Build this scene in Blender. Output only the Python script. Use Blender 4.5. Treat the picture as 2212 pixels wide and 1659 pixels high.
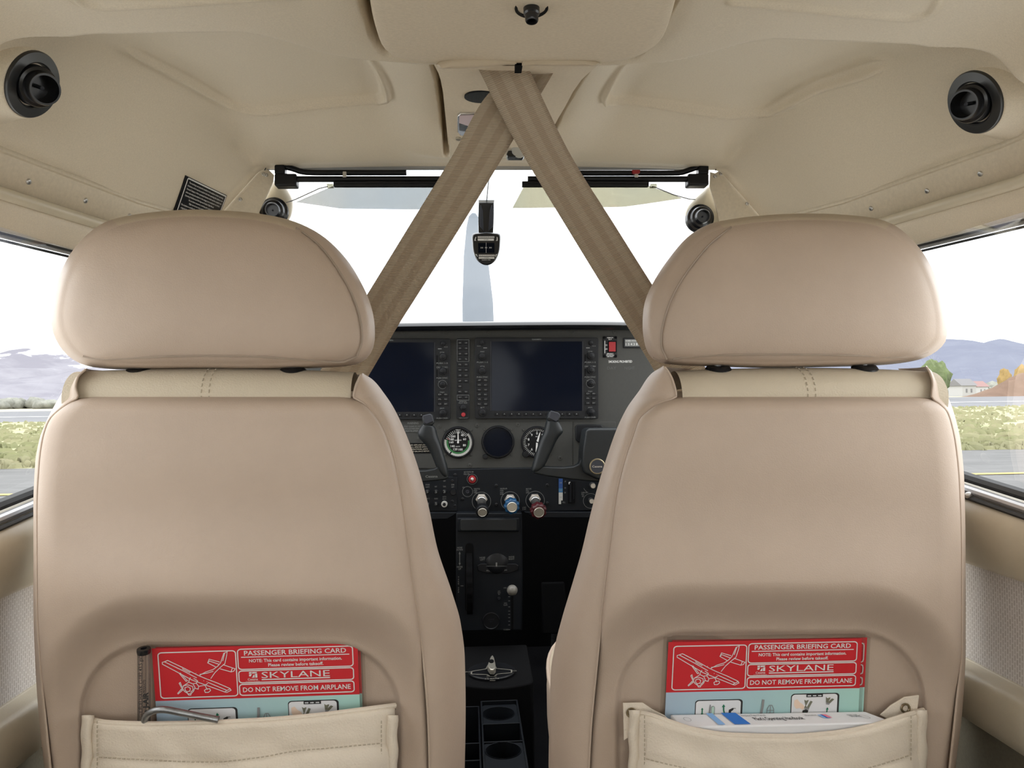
import bpy, bmesh, math, random
import numpy as np
from mathutils import Vector, Matrix, noise

for o in list(bpy.data.objects):
    bpy.data.objects.remove(o)
sc = bpy.context.scene
PI = math.pi
V = Vector

# ------------------------------------------------------------------ camera
IW, IH, FP = 2212.0, 1659.0, 1660.0
EYE = 1.65                                   # eye height above the ramp
CAM = V((-0.05, 0.0, EYE))
YAW, PITCH, ROLL = math.radians(3.3), math.radians(1.07), math.radians(0.85)
RC = Matrix.Rotation(-YAW, 3, 'Z') @ Matrix.Rotation(PI/2 + PITCH, 3, 'X') @ Matrix.Rotation(-ROLL, 3, 'Z')
cd = bpy.data.cameras.new('camera')
cd.sensor_width = 36.0
cd.lens = FP / IW * 36.0
cd.clip_start = 0.02
cd.clip_end = 6000
cam = bpy.data.objects.new('camera', cd)
sc.collection.objects.link(cam)
cam.matrix_world = Matrix.Translation(CAM) @ RC.to_4x4()
sc.camera = cam

# ------------------------------------------------------------------ sky light and exposure
wd = bpy.data.worlds.new('overcast_sky')
sc.world = wd
wd.use_nodes = True
nt = wd.node_tree
bg = nt.nodes['Background']
tc = nt.nodes.new('ShaderNodeTexCoord')
nz = nt.nodes.new('ShaderNodeTexNoise')
nz.inputs['Scale'].default_value = 3.0
nz.inputs['Detail'].default_value = 4.0
cr = nt.nodes.new('ShaderNodeValToRGB')
cr.color_ramp.elements[0].position = 0.35
cr.color_ramp.elements[0].color = (0.80, 0.89, 1.0, 1)
cr.color_ramp.elements[1].position = 0.5
cr.color_ramp.elements[1].color = (1.0, 1.0, 1.0, 1)
nt.links.new(tc.outputs['Generated'], nz.inputs['Vector'])
nt.links.new(nz.outputs['Fac'], cr.inputs['Fac'])
nt.links.new(cr.outputs['Color'], bg.inputs['Color'])
bg.inputs['Strength'].default_value = 2.6
sc.view_settings.view_transform = 'Standard'
sc.view_settings.look = 'None'
sc.view_settings.gamma = 1.0
sc.view_settings.use_curve_mapping = False
sc.view_settings.exposure = 0.80
sc.cycles.diffuse_bounces = 8
sc.cycles.max_bounces = 16
sc.cycles.transparent_max_bounces = 16


def ray(u, v):
    return RC @ V(((u - IW/2)/FP, -(v - IH/2)/FP, -1.0))


def P(u, v, Y):                               # the point of the plane y = Y seen at (u, v)
    d = ray(u, v)
    return CAM + d*(Y/d.y)


def PZ(u, v, z):                              # z relative to the eye
    d = ray(u, v)
    return CAM + d*(z/d.z)


def PX(u, v, X):
    d = ray(u, v)
    return CAM + d*((X - CAM.x)/d.x)


# ------------------------------------------------------------------ mesh helpers
class MB:
    def __init__(s):
        s.v, s.f, s.mi, s.uv = [], [], [], {}

    def add(s, vs, fs, mi=0, uvs=None):
        b = len(s.v)
        s.v += [V(p) for p in vs]
        s.f += [tuple(i + b for i in f) for f in fs]
        s.mi += [mi]*len(fs)
        if uvs:
            for i, q in enumerate(uvs):
                s.uv[b + i] = q
        return b

    def box(s, a, b, mi=0):
        x0, y0, z0 = a
        x1, y1, z1 = b
        vs = [(x, y, z) for x in (x0, x1) for y in (y0, y1) for z in (z0, z1)]
        s.add(vs, [(0, 1, 3, 2), (4, 6, 7, 5), (0, 4, 5, 1), (2, 3, 7, 6), (0, 2, 6, 4), (1, 5, 7, 3)], mi)

    def prism(s, poly, d, mi=0):
        n = len(poly)
        d = V(d)
        vs = [V(p) for p in poly] + [V(p) + d for p in poly]
        fs = [tuple(range(n)), tuple(range(2*n - 1, n - 1, -1))]
        fs += [(i, i + n, (i + 1) % n + n, (i + 1) % n) for i in range(n)]
        s.add(vs, fs, mi)

    def loft(s, rings, closed=True, cap=True, mi=0):
        n = len(rings[0])
        vs = [p for r in rings for p in r]
        fs = []
        m = n if closed else n - 1
        for k in range(len(rings) - 1):
            for i in range(m):
                j = (i + 1) % n
                fs.append((k*n + i, k*n + j, (k + 1)*n + j, (k + 1)*n + i))
        if cap and closed:
            fs.append(tuple(range(n - 1, -1, -1)))
            fs.append(tuple((len(rings) - 1)*n + i for i in range(n)))
        return s.add(vs, fs, mi)

    def tube(s, path, r, n=10, mi=0, cap=True, flat=1.0, up=None):
        path = [V(p) for p in path]
        rs = r if isinstance(r, (list, tuple)) else [r]*len(path)
        rings = []
        prev = None
        for i, p in enumerate(path):
            t = (path[min(i + 1, len(path) - 1)] - path[max(i - 1, 0)]).normalized()
            if prev is None:
                a = V(up) if up else (V((0, 0, 1)) if abs(t.z) < 0.9 else V((1, 0, 0)))
                x = t.cross(a).normalized()
            else:
                x = (prev - t*prev.dot(t)).normalized()
            prev = x
            y = t.cross(x).normalized()
            rings.append([p + x*math.cos(2*PI*k/n)*rs[i] + y*math.sin(2*PI*k/n)*rs[i]*flat for k in range(n)])
        s.loft(rings, True, cap, mi)

    def lathe(s, prof, o, ax=(0, -1, 0), n=28, mi=0, cap=True, wob=None):
        ax = V(ax).normalized()
        a = V((0, 0, 1)) if abs(ax.z) < 0.9 else V((1, 0, 0))
        x = ax.cross(a).normalized()
        y = ax.cross(x)
        o = V(o)
        rings = []
        for r, h in prof:
            rings.append([o + ax*h + (x*math.cos(2*PI*k/n) + y*math.sin(2*PI*k/n))*max(r, 1e-5)*(wob(k) if wob else 1) for k in range(n)])
        s.loft(rings, True, cap, mi)

    def sheet(s, rows, mi=0, uvs=None):
        n = len(rows[0])
        s.add([p for r in rows for p in r],
              [(k*n + i, k*n + i + 1, (k + 1)*n + i + 1, (k + 1)*n + i) for k in range(len(rows) - 1) for i in range(n - 1)],
              mi, [q for r in uvs for q in r] if uvs else None)


ROOT = {}


def obj(name, mb, mats, parent=None, bevel=0, seg=2, solid=0, sharp=35, merge=False, sub=0, soff=0):
    me = bpy.data.meshes.new(name)
    vs = mb.v
    if parent is not None:
        base = ROOT[parent.name]
    else:
        lo = [min(p[i] for p in vs) for i in range(3)]
        hi = [max(p[i] for p in vs) for i in range(3)]
        base = V(((lo[0] + hi[0])/2, (lo[1] + hi[1])/2, lo[2]))
    me.from_pydata([tuple(p - base) for p in vs], [], mb.f)
    if not isinstance(mats, (list, tuple)):
        mats = [mats]
    for m in mats:
        me.materials.append(m)
    me.polygons.foreach_set('material_index', mb.mi)
    if mb.uv:
        ul = me.uv_layers.new(name='UVMap')
        for lp in me.loops:
            ul.data[lp.index].uv = mb.uv.get(lp.vertex_index, (0, 0))
    bm = bmesh.new()
    bm.from_mesh(me)
    if merge:
        bmesh.ops.remove_doubles(bm, verts=bm.verts, dist=1e-5)
    bmesh.ops.recalc_face_normals(bm, faces=bm.faces)
    bm.to_mesh(me)
    bm.free()
    me.polygons.foreach_set('use_smooth', [True]*len(me.polygons))
    me.set_sharp_from_angle(angle=math.radians(sharp))
    me.update()
    o = bpy.data.objects.new(name, me)
    sc.collection.objects.link(o)
    if parent is None:
        o.location = base
        ROOT[o.name] = base
    else:
        o.parent = parent
        ROOT[o.name] = ROOT[parent.name]
    if solid:
        md = o.modifiers.new('thickness', 'SOLIDIFY')
        md.thickness = solid
        md.offset = soff
    if bevel:
        md = o.modifiers.new('round', 'BEVEL')
        md.width = bevel
        md.segments = seg
        md.limit_method = 'ANGLE'
        md.angle_limit = math.radians(30)
    if sub:
        md = o.modifiers.new('smooth', 'SUBSURF')
        md.levels = md.render_levels = sub
    return o


def tag(o, label=None, cat=None, group=None, kind=None):
    if label:
        o['label'] = label
    if cat:
        o['category'] = cat
    if group:
        o['group'] = group
    if kind:
        o['kind'] = kind
    return o


def thing(name, label, cat, loc, group=None, kind=None):
    o = bpy.data.objects.new(name, None)
    sc.collection.objects.link(o)
    o.location = loc
    o.empty_display_size = 0.05
    ROOT[o.name] = V(loc)
    return tag(o, label, cat, group, kind)


def struct(name, mb, mats, label=None, **k):
    o = obj(name, mb, mats, None, **k)
    o['kind'] = 'structure'
    if label:
        o['label'] = label
    return o


def dup(root, delta, label, group=None):
    def cp(o, par):
        c = o.copy()
        sc.collection.objects.link(c)
        if par is not None:
            c.parent = par
        for ch in o.children:
            cp(ch, c)
        return c
    r = cp(root, None)
    r.location = V(root.location) + V(delta)
    r['label'] = label
    if group:
        r['group'] = group
    return r


def ip(pts, v):                               # smooth interpolation through (v, u) pairs
    if v <= pts[0][0]:
        a, b = pts[0], pts[1]
        return a[1] + (v - a[0])*(b[1] - a[1])/(b[0] - a[0])
    if v >= pts[-1][0]:
        a, b = pts[-2], pts[-1]
        return b[1] + (v - b[0])*(b[1] - a[1])/(b[0] - a[0])
    for k in range(len(pts) - 1):
        if pts[k][0] <= v <= pts[k + 1][0]:
            break

    def sl(i):
        if i == 0:
            return (pts[1][1] - pts[0][1])/(pts[1][0] - pts[0][0])
        if i == len(pts) - 1:
            return (pts[-1][1] - pts[-2][1])/(pts[-1][0] - pts[-2][0])
        h0, h1 = pts[i][0] - pts[i-1][0], pts[i+1][0] - pts[i][0]
        d0, d1 = (pts[i][1] - pts[i-1][1])/h0, (pts[i+1][1] - pts[i][1])/h1
        if d0*d1 <= 0:
            return 0
        w1, w2 = 2*h1 + h0, h1 + 2*h0
        return (w1 + w2)/(w1/d0 + w2/d1)
    (x0, y0), (x1, y1) = pts[k], pts[k + 1]
    h = x1 - x0
    t = (v - x0)/h
    return (y0*(1 + 2*t)*(1 - t)**2 + sl(k)*h*t*(1 - t)**2 + y1*t*t*(3 - 2*t) + sl(k + 1)*h*t*t*(t - 1))


def sm(a, b, x):
    t = max(0.0, min(1.0, (x - a)/(b - a)))
    return t*t*(3 - 2*t)


def crom(pts, n, closed=True):                # resample a px outline with a Catmull-Rom spline
    pts = [V((p[0], p[1])) for p in pts]
    m = len(pts)
    out = []
    K = 12
    rng = range(m) if closed else range(m - 1)
    for i in rng:
        g = (lambda j: pts[j % m]) if closed else (lambda j: pts[max(0, min(m - 1, j))])
        a, b, c, d = g(i - 1), g(i), g(i + 1), g(i + 2)
        for k in range(K):
            t = k/K
            out.append(0.5*((2*b) + (c - a)*t + (2*a - 5*b + 4*c - d)*t*t + (3*b - a - 3*c + d)*t**3))
    if not closed:
        out.append(pts[-1])
    L = [0]
    seq = out + ([out[0]] if closed else [])
    for i in range(1, len(seq)):
        L.append(L[-1] + (seq[i] - seq[i-1]).length)
    res = []
    cnt = n if closed else n - 1
    j = 0
    for k in range(n):
        s_ = L[-1]*k/cnt
        while j < len(L) - 2 and L[j + 1] < s_:
            j += 1
        w = (s_ - L[j])/max(1e-9, L[j+1] - L[j])
        res.append(seq[j].lerp(seq[j+1], min(1, max(0, w))))
    return res


_tx = {}


def text_geo(s, bold=0.0):                    # flat lettering outline, cap height 1, centred on x, baseline at 0
    key = (s, bold)
    if key in _tx:
        return _tx[key]
    cu = bpy.data.curves.new('t', 'FONT')
    cu.body = s
    cu.size = 1.0
    cu.offset = bold
    cu.resolution_u = 2
    cu.align_x = 'CENTER'
    o = bpy.data.objects.new('t', cu)
    sc.collection.objects.link(o)
    dg = bpy.context.evaluated_depsgraph_get()
    dg.update()
    me = bpy.data.meshes.new_from_object(o.evaluated_get(dg))
    vs = [(p.co.x/0.70, p.co.y/0.70) for p in me.vertices]
    fs = [tuple(p.vertices) for p in me.polygons]
    bpy.data.objects.remove(o)
    bpy.data.curves.remove(cu)
    bpy.data.meshes.remove(me)
    _tx[key] = (vs, fs)
    return _tx[key]


def letter(mb, s, o, x, y, h, sx=1.0, bold=0.0, mi=0, fit=None):
    """lettering with cap height h, centred at o, along unit vectors x and y"""
    vs, fs = text_geo(s, bold)
    if not vs:
        return
    if fit:
        w = max(p[0] for p in vs) - min(p[0] for p in vs)
        sx = fit/(w*h)
    o, x, y = V(o), V(x), V(y)
    mb.add([o + x*(p[0]*h*sx) + y*((p[1] - 0.5)*h) for p in vs], fs, mi)


# ------------------------------------------------------------------ materials
def mat(name, col, rough=0.5, metal=0.0, var=0.0, vscale=8.0, bump=0.0, bscale=400.0, stretch=None, spec=0.5, coat=0.0, var2=None):
    m = bpy.data.materials.new(name)
    m.use_nodes = True
    n = m.node_tree
    b = n.nodes['Principled BSDF']
    b.inputs['Base Color'].default_value = (*col, 1)
    b.inputs['Roughness'].default_value = rough
    b.inputs['Metallic'].default_value = metal
    b.inputs['Specular IOR Level'].default_value = spec
    if coat:
        b.inputs['Coat Weight'].default_value = coat
        b.inputs['Coat Roughness'].default_value = 0.15
    tc = n.nodes.new('ShaderNodeTexCoord')
    if var:
        mp = n.nodes.new('ShaderNodeMapping')
        if stretch:
            mp.inputs['Scale'].default_value = stretch
        tx = n.nodes.new('ShaderNodeTexNoise')
        tx.inputs['Scale'].default_value = vscale
        tx.inputs['Detail'].default_value = 6
        tx.inputs['Roughness'].default_value = 0.65
        r = n.nodes.new('ShaderNodeValToRGB')
        r.color_ramp.elements[0].position = 0.3
        r.color_ramp.elements[1].position = 0.7
        c2 = var2 or tuple(c*(1 - var) for c in col)
        c3 = tuple(min(1, c*(1 + var)) for c in col)
        r.color_ramp.elements[0].color = (*c2, 1)
        r.color_ramp.elements[1].color = (*c3, 1)
        n.links.new(tc.outputs['Object'], mp.inputs['Vector'])
        n.links.new(mp.outputs['Vector'], tx.inputs['Vector'])
        n.links.new(tx.outputs['Fac'], r.inputs['Fac'])
        n.links.new(r.outputs['Color'], b.inputs['Base Color'])
    if bump:
        t2 = n.nodes.new('ShaderNodeTexNoise')
        t2.inputs['Scale'].default_value = bscale
        t2.inputs['Detail'].default_value = 3
        bp = n.nodes.new('ShaderNodeBump')
        bp.inputs['Strength'].default_value = bump
        bp.inputs['Distance'].default_value = 0.001
        n.links.new(tc.outputs['Object'], t2.inputs['Vector'])
        n.links.new(t2.outputs['Fac'], bp.inputs['Height'])
        n.links.new(bp.outputs['Normal'], b.inputs['Normal'])
    return m


def glass(name, tint=(1, 1, 1), haze=0.0, hcol=(0.8, 0.8, 0.8), refl=0.6):
    m = bpy.data.materials.new(name)
    m.use_nodes = True
    n = m.node_tree
    n.nodes.remove(n.nodes['Principled BSDF'])
    out = n.nodes['Material Output']
    tr = n.nodes.new('ShaderNodeBsdfTransparent')
    tr.inputs['Color'].default_value = (*tint, 1)
    gl = n.nodes.new('ShaderNodeBsdfGlossy')
    gl.inputs['Roughness'].default_value = 0.02
    fr = n.nodes.new('ShaderNodeFresnel')
    fr.inputs['IOR'].default_value = 1.45
    mu = n.nodes.new('ShaderNodeMath')
    mu.operation = 'MULTIPLY'
    mu.inputs[1].default_value = refl
    mx = n.nodes.new('ShaderNodeMixShader')
    n.links.new(fr.outputs[0], mu.inputs[0])
    n.links.new(mu.outputs[0], mx.inputs[0])
    n.links.new(tr.outputs[0], mx.inputs[1])
    n.links.new(gl.outputs[0], mx.inputs[2])
    last = mx
    if haze:
        df = n.nodes.new('ShaderNodeBsdfTranslucent')
        df.inputs['Color'].default_value = (*hcol, 1)
        m2 = n.nodes.new('ShaderNodeMixShader')
        m2.inputs[0].default_value = haze
        n.links.new(mx.outputs[0], m2.inputs[1])
        n.links.new(df.outputs[0], m2.inputs[2])
        last = m2
    n.links.new(last.outputs[0], out.inputs['Surface'])
    return m


M = {}
M['leather'] = mat('taupe_leather', (0.43, 0.338, 0.266), 0.48, var=0.05, vscale=9, bump=0.25, bscale=700, spec=0.28)
M['cream'] = mat('cream_leather', (0.645, 0.565, 0.46), 0.5, var=0.06, vscale=14, bump=0.6, bscale=520, spec=0.35)
M['roll'] = mat('pale_taupe_leather', (0.50, 0.43, 0.325), 0.5, var=0.05, vscale=14, bump=0.5, bscale=520, spec=0.3)
M['inset'] = mat('tan_leather', (0.45, 0.37, 0.275), 0.5, var=0.04, vscale=10, bump=0.3, bscale=700, spec=0.3)
M['seam'] = mat('leather_seam', (0.30, 0.235, 0.18), 0.6)
M['thread'] = mat('beige_thread', (0.42, 0.36, 0.27), 0.7)
M['liner'] = mat('headliner_fabric', (0.645, 0.57, 0.445), 0.47, var=0.09, vscale=520, stretch=(1, 2.0, 1), bump=0.25, bscale=1500, spec=0.5)
M['console'] = mat('console_fabric', (0.62, 0.54, 0.42), 0.7, var=0.09, vscale=260, stretch=(1, 3, 1), bump=0.3, bscale=900, spec=0.3)
M['plate'] = mat('cream_painted_metal', (0.60, 0.53, 0.41), 0.55, var=0.07, vscale=200, bump=0.2, bscale=700)
M['rail'] = mat('beige_trim_plastic', (0.56, 0.50, 0.38), 0.34, var=0.04, vscale=30, bump=0.15, bscale=800)
M['black'] = mat('black_plastic', (0.006, 0.0065, 0.008), 0.4, spec=0.25)
M['satin'] = mat('satin_black_plastic', (0.007, 0.0075, 0.009), 0.26, spec=0.5, coat=0.15)
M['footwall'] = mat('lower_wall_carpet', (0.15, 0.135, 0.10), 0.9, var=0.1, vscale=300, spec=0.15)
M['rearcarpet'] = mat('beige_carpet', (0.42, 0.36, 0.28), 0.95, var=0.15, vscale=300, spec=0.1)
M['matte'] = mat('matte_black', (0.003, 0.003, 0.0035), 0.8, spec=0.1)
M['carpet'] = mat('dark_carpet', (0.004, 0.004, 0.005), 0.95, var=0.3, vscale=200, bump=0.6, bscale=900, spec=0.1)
M['panel'] = mat('grey_panel_paint', (0.046, 0.046, 0.042), 0.55, spec=0.22, var=0.05, vscale=120, bump=0.1, bscale=900)
M['lower'] = mat('charcoal_panel_paint', (0.0055, 0.007, 0.0095), 0.5, spec=0.18, bump=0.1, bscale=900)
M['bezel'] = mat('display_bezel', (0.011, 0.0115, 0.0125), 0.45, spec=0.2)
M['key'] = mat('key_plastic', (0.006, 0.006, 0.007), 0.45, spec=0.2)
M['screen'] = mat('dark_screen_glass', (0.0025, 0.004, 0.009), 0.12, spec=0.10)
M['dial'] = mat('dial_face', (0.004, 0.004, 0.0045), 0.5, spec=0.2)
M['white'] = mat('white_print', (0.62, 0.62, 0.60), 0.6)
M['grey_print'] = mat('grey_print', (0.15, 0.155, 0.15), 0.6)
M['offwhite'] = mat('white_enamel', (0.42, 0.42, 0.39), 0.4)
M['steel'] = mat('brushed_steel', (0.55, 0.54, 0.52), 0.33, 1.0, var=0.05, vscale=80)
M['dull_steel'] = mat('weathered_steel', (0.32, 0.33, 0.34), 0.42, 1.0, var=0.2, vscale=120, bump=0.4, bscale=300)
M['chrome'] = mat('chrome', (0.7, 0.7, 0.7), 0.15, 1.0)
M['alu'] = mat('satin_aluminium', (0.55, 0.52, 0.45), 0.4, 0.8)
M['brass'] = mat('aged_brass', (0.35, 0.30, 0.20), 0.35, 1.0)
M['red'] = mat('red_plastic', (0.26, 0.010, 0.014), 0.35)
M['darkred'] = mat('dark_red_plastic', (0.055, 0.005, 0.008), 0.4)
M['blue'] = mat('blue_plastic', (0.006, 0.06, 0.15), 0.4)
M['lightblue'] = mat('light_blue_enamel', (0.035, 0.15, 0.30), 0.5)
M['midblue'] = mat('mid_blue_enamel', (0.01, 0.055, 0.20), 0.5)
M['green'] = mat('green_enamel', (0.015, 0.12, 0.03), 0.5)
M['knobgrey'] = mat('grey_knob_plastic', (0.17, 0.16, 0.14), 0.35)
M['yoke'] = mat('charcoal_yoke_plastic', (0.0095, 0.0115, 0.0125), 0.42, spec=0.3, bump=0.15, bscale=900)
M['cap'] = mat('slate_button_plastic', (0.032, 0.034, 0.042), 0.45, spec=0.25)
M['greytrim'] = mat('grey_metal_trim', (0.32, 0.32, 0.31), 0.4)
M['rubber'] = mat('black_rubber', (0.012, 0.012, 0.012), 0.6)
M['paper'] = mat('white_card', (0.70, 0.70, 0.71), 0.35)
M['cardred'] = mat('red_card_print', (0.52, 0.016, 0.024), 0.35)
M['cardblue'] = mat('stripe_blue_print', (0.02, 0.16, 0.55), 0.4)
M['cardlight'] = mat('stripe_pale_blue_print', (0.22, 0.42, 0.72), 0.4)
M['ink'] = mat('black_print', (0.015, 0.015, 0.015), 0.6)
M['inkgrey'] = mat('grey_ink', (0.22, 0.22, 0.22), 0.6)
M['inkgreen'] = mat('green_print', (0.01, 0.16, 0.08), 0.6)
M['inktan'] = mat('skin_tone_print', (0.75, 0.57, 0.44), 0.6)
M['inkolive'] = mat('olive_print', (0.16, 0.16, 0.11), 0.6)
M['inkmint'] = mat('pale_mint_print', (0.45, 0.62, 0.52), 0.6)
M['inkrose'] = mat('rose_print', (0.75, 0.2, 0.28), 0.6)
M['pane'] = glass('window_pane', (0.97, 0.98, 0.98), refl=0.15)
M['shield'] = glass('windshield_pane', (0.97, 0.98, 0.98), refl=0.4)
M['visorgrey'] = glass('smoke_grey_visor_acrylic', (0.475, 0.478, 0.468), refl=0.25)
M['visoryel'] = glass('yellowish_visor_acrylic', (0.475, 0.465, 0.395), refl=0.25)
M['sleeve'] = glass('clear_plastic_sleeve', (0.96, 0.95, 0.94), refl=0.6, haze=0.06)
M['clear'] = glass('clear_acrylic_tube', (0.93, 0.915, 0.91), refl=0.8, haze=0.05)
M['skin'] = M['inktan']


def card_gradient():
    m = mat('pale_blue_to_mint_card_print', (0.45, 0.58, 0.66), 0.35)
    n = m.node_tree
    uv = n.nodes.new('ShaderNodeUVMap')
    sp = n.nodes.new('ShaderNodeSeparateXYZ')
    r = n.nodes.new('ShaderNodeValToRGB')
    r.color_ramp.elements[0].color = (0.36, 0.46, 0.56, 1)
    r.color_ramp.elements[1].color = (0.38, 0.62, 0.55, 1)
    n.links.new(uv.outputs[0], sp.inputs[0])
    n.links.new(sp.outputs[0], r.inputs[0])
    n.links.new(r.outputs[0], n.nodes['Principled BSDF'].inputs['Base Color'])
    return m


M['cardgrad'] = card_gradient()


def belt_mat():
    m = mat('tan_webbing', (0.3, 0.24, 0.17), 0.75, spec=0.25)
    n = m.node_tree
    b = n.nodes['Principled BSDF']
    uv = n.nodes.new('ShaderNodeUVMap')
    sp = n.nodes.new('ShaderNodeSeparateXYZ')
    n.links.new(uv.outputs[0], sp.inputs[0])
    r = n.nodes.new('ShaderNodeValToRGB')
    el = r.color_ramp.elements
    A, B = (0.385, 0.305, 0.22, 1), (0.44, 0.36, 0.265, 1)
    el[0].position, el[0].color = 0.0, B
    el[1].position, el[1].color = 1.0, A
    for p, c in ((0.17, B), (0.19, A), (0.36, A), (0.39, B), (0.55, B), (0.58, A), (0.72, A), (0.75, B), (0.90, B), (0.93, A)):
        e = el.new(p)
        e.color = c
    n.links.new(sp.outputs[0], r.inputs[0])
    # diagonal ribs of the weave
    ma = n.nodes.new('ShaderNodeMath')
    ma.operation = 'MULTIPLY_ADD'
    ma.inputs[1].default_value = 0.018
    n.links.new(sp.outputs[0], ma.inputs[0])
    n.links.new(sp.outputs[1], ma.inputs[2])
    mul = n.nodes.new('ShaderNodeMath')
    mul.operation = 'MULTIPLY'
    mul.inputs[1].default_value = 2*PI/0.0021
    n.links.new(ma.outputs[0], mul.inputs[0])
    si = n.nodes.new('ShaderNodeMath')
    si.operation = 'SINE'
    n.links.new(mul.outputs[0], si.inputs[0])
    bp = n.nodes.new('ShaderNodeBump')
    bp.inputs['Strength'].default_value = 0.5
    bp.inputs['Distance'].default_value = 0.0006
    n.links.new(si.outputs[0], bp.inputs['Height'])
    n.links.new(bp.outputs['Normal'], b.inputs['Normal'])
    hs = n.nodes.new('ShaderNodeMixRGB')
    hs.blend_type = 'MULTIPLY'
    hs.inputs[0].default_value = 0.22
    mr = n.nodes.new('ShaderNodeMapRange')
    mr.inputs[1].default_value = -1
    mr.inputs[2].default_value = 1
    n.links.new(si.outputs[0], mr.inputs[0])
    n.links.new(r.outputs[0], hs.inputs[1])
    n.links.new(mr.outputs[0], hs.inputs[2])
    n.links.new(hs.outputs[0], b.inputs['Base Color'])
    return m


M['belt'] = belt_mat()


def weave_mat():                              # nubby patterned fabric of the door panels
    m = mat('patterned_door_fabric', (0.5, 0.44, 0.36), 0.85, spec=0.2)
    n = m.node_tree
    b = n.nodes['Principled BSDF']
    tc = n.nodes.new('ShaderNodeTexCoord')
    mp = n.nodes.new('ShaderNodeMapping')
    mp.inputs['Rotation'].default_value = (0, PI/2, 0)
    br = n.nodes.new('ShaderNodeTexBrick')
    br.inputs['Scale'].default_value = 62
    br.inputs['Color1'].default_value = (0.52, 0.475, 0.43, 1)
    br.inputs['Color2'].default_value = (0.60, 0.555, 0.51, 1)
    br.inputs['Mortar'].default_value = (0.72, 0.68, 0.64, 1)
    br.inputs['Mortar Size'].default_value = 0.06
    n.links.new(tc.outputs['Object'], mp.inputs[0])
    n.links.new(mp.outputs[0], br.inputs[0])
    n.links.new(br.outputs['Color'], b.inputs['Base Color'])
    bp = n.nodes.new('ShaderNodeBump')
    bp.inputs['Strength'].default_value = 0.8
    bp.inputs['Distance'].default_value = 0.002
    n.links.new(br.outputs['Fac'], bp.inputs['Height'])
    n.links.new(bp.outputs['Normal'], b.inputs['Normal'])
    return m


M['weave'] = weave_mat()
# ================================================================== OUTSIDE
def sheet_rect(name, x0, x1, y0, y1, z, m, label, nx=2, ny=2, kind='structure'):
    mb = MB()
    mb.sheet([[V((x0 + (x1 - x0)*i/nx, y0 + (y1 - y0)*j/ny, z)) for i in range(nx + 1)] for j in range(ny + 1)])
    o = obj(name, mb, m)
    return tag(o, label, None, None, kind)


M['asphalt'] = mat('taxiway_asphalt', (0.115, 0.113, 0.110), 0.9, var=0.2, vscale=1.2, stretch=(0.4, 1.5, 1), spec=0.2)
M['runway'] = mat('far_runway_asphalt', (0.13, 0.13, 0.135), 0.9, var=0.1, vscale=0.1, spec=0.2)
M['yellow'] = mat('yellow_line_paint', (0.36, 0.25, 0.06), 0.8)
M['linewhite'] = mat('white_line_paint', (0.4, 0.4, 0.4), 0.8)
M['grass'] = mat('dry_grass', (0.31, 0.285, 0.19), 0.95, var=0.1, vscale=0.30, stretch=(0.3, 1, 1), var2=(0.225, 0.24, 0.12), spec=0.1)
M['grass2'] = mat('pale_dry_grass', (0.34, 0.31, 0.22), 0.95, var=0.25, vscale=0.05, stretch=(0.2, 1, 1), spec=0.1)
sheet_rect('ground', -3000, 3000, 228, 3200, -0.02, M['grass2'], 'pale dry grass plain reaching to the foot of the mountains')
M['apron'] = mat('bounce_concrete', (0.55, 0.54, 0.51), 0.9, var=0.05, vscale=0.5, spec=0.2)  # unseen bright ground, added to bounce light onto the cabin ceiling
sheet_rect('bounce_pavement', -60, 60, -40, 9.4, 0.0, M['apron'], 'unseen pale apron added under the airplane to bounce light up', 8, 8)
sheet_rect('taxiway_pavement', -90, 90, 9.4, 20.9, 0.0, M['asphalt'], 'grey asphalt taxiway the airplane stands on', 8, 8)
o = sheet_rect('taxiway_stripe', -90, 90, 14.62, 14.90, 0.012, M['yellow'], 'yellow painted line running across the taxiway', 2, 1)
o = sheet_rect('grass', -200, 200, 20.9, 80, 0.0, M['grass'], 'strip of green and straw coloured grass between taxiway and far runway', 8, 8, 'stuff')
sheet_rect('runway_pavement', -500, 500, 80, 228, 0.0, M['runway'], 'grey far runway beyond the grass strip')
sheet_rect('runway_stripe', -500, 500, 112, 117, 0.03, M['linewhite'], 'white painted edge line on the far runway', 2, 1)

# grass tufts along the near edge of the strip: one uncountable mass
random.seed(4)
mb = MB()
for k in range(2600):
    y = 21 + 58*random.random()**2.0
    sx = random.choice((-1, 1))
    x = sx*y*random.uniform(0.52, 0.78)
    h = random.uniform(0.06, 0.22)
    a = random.uniform(0, PI)
    w = random.uniform(0.1, 0.4)
    dx, dy = math.cos(a)*w, math.sin(a)*w
    b_ = random.uniform(-0.05, 0.05)
    mb.add([(x - dx, y - dy, 0.0), (x + dx, y + dy, 0.0), (x + dx*0.6 + b_, y + dy*0.6, h), (x, y, h*1.15), (x - dx*0.6 + b_, y - dy*0.6, h*0.9)], [(0, 1, 2, 3, 4)])
o = obj('grass', mb, M['grass'])
tag(o, 'low dry tufts standing in the grass strip', None, None, 'stuff')

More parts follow.
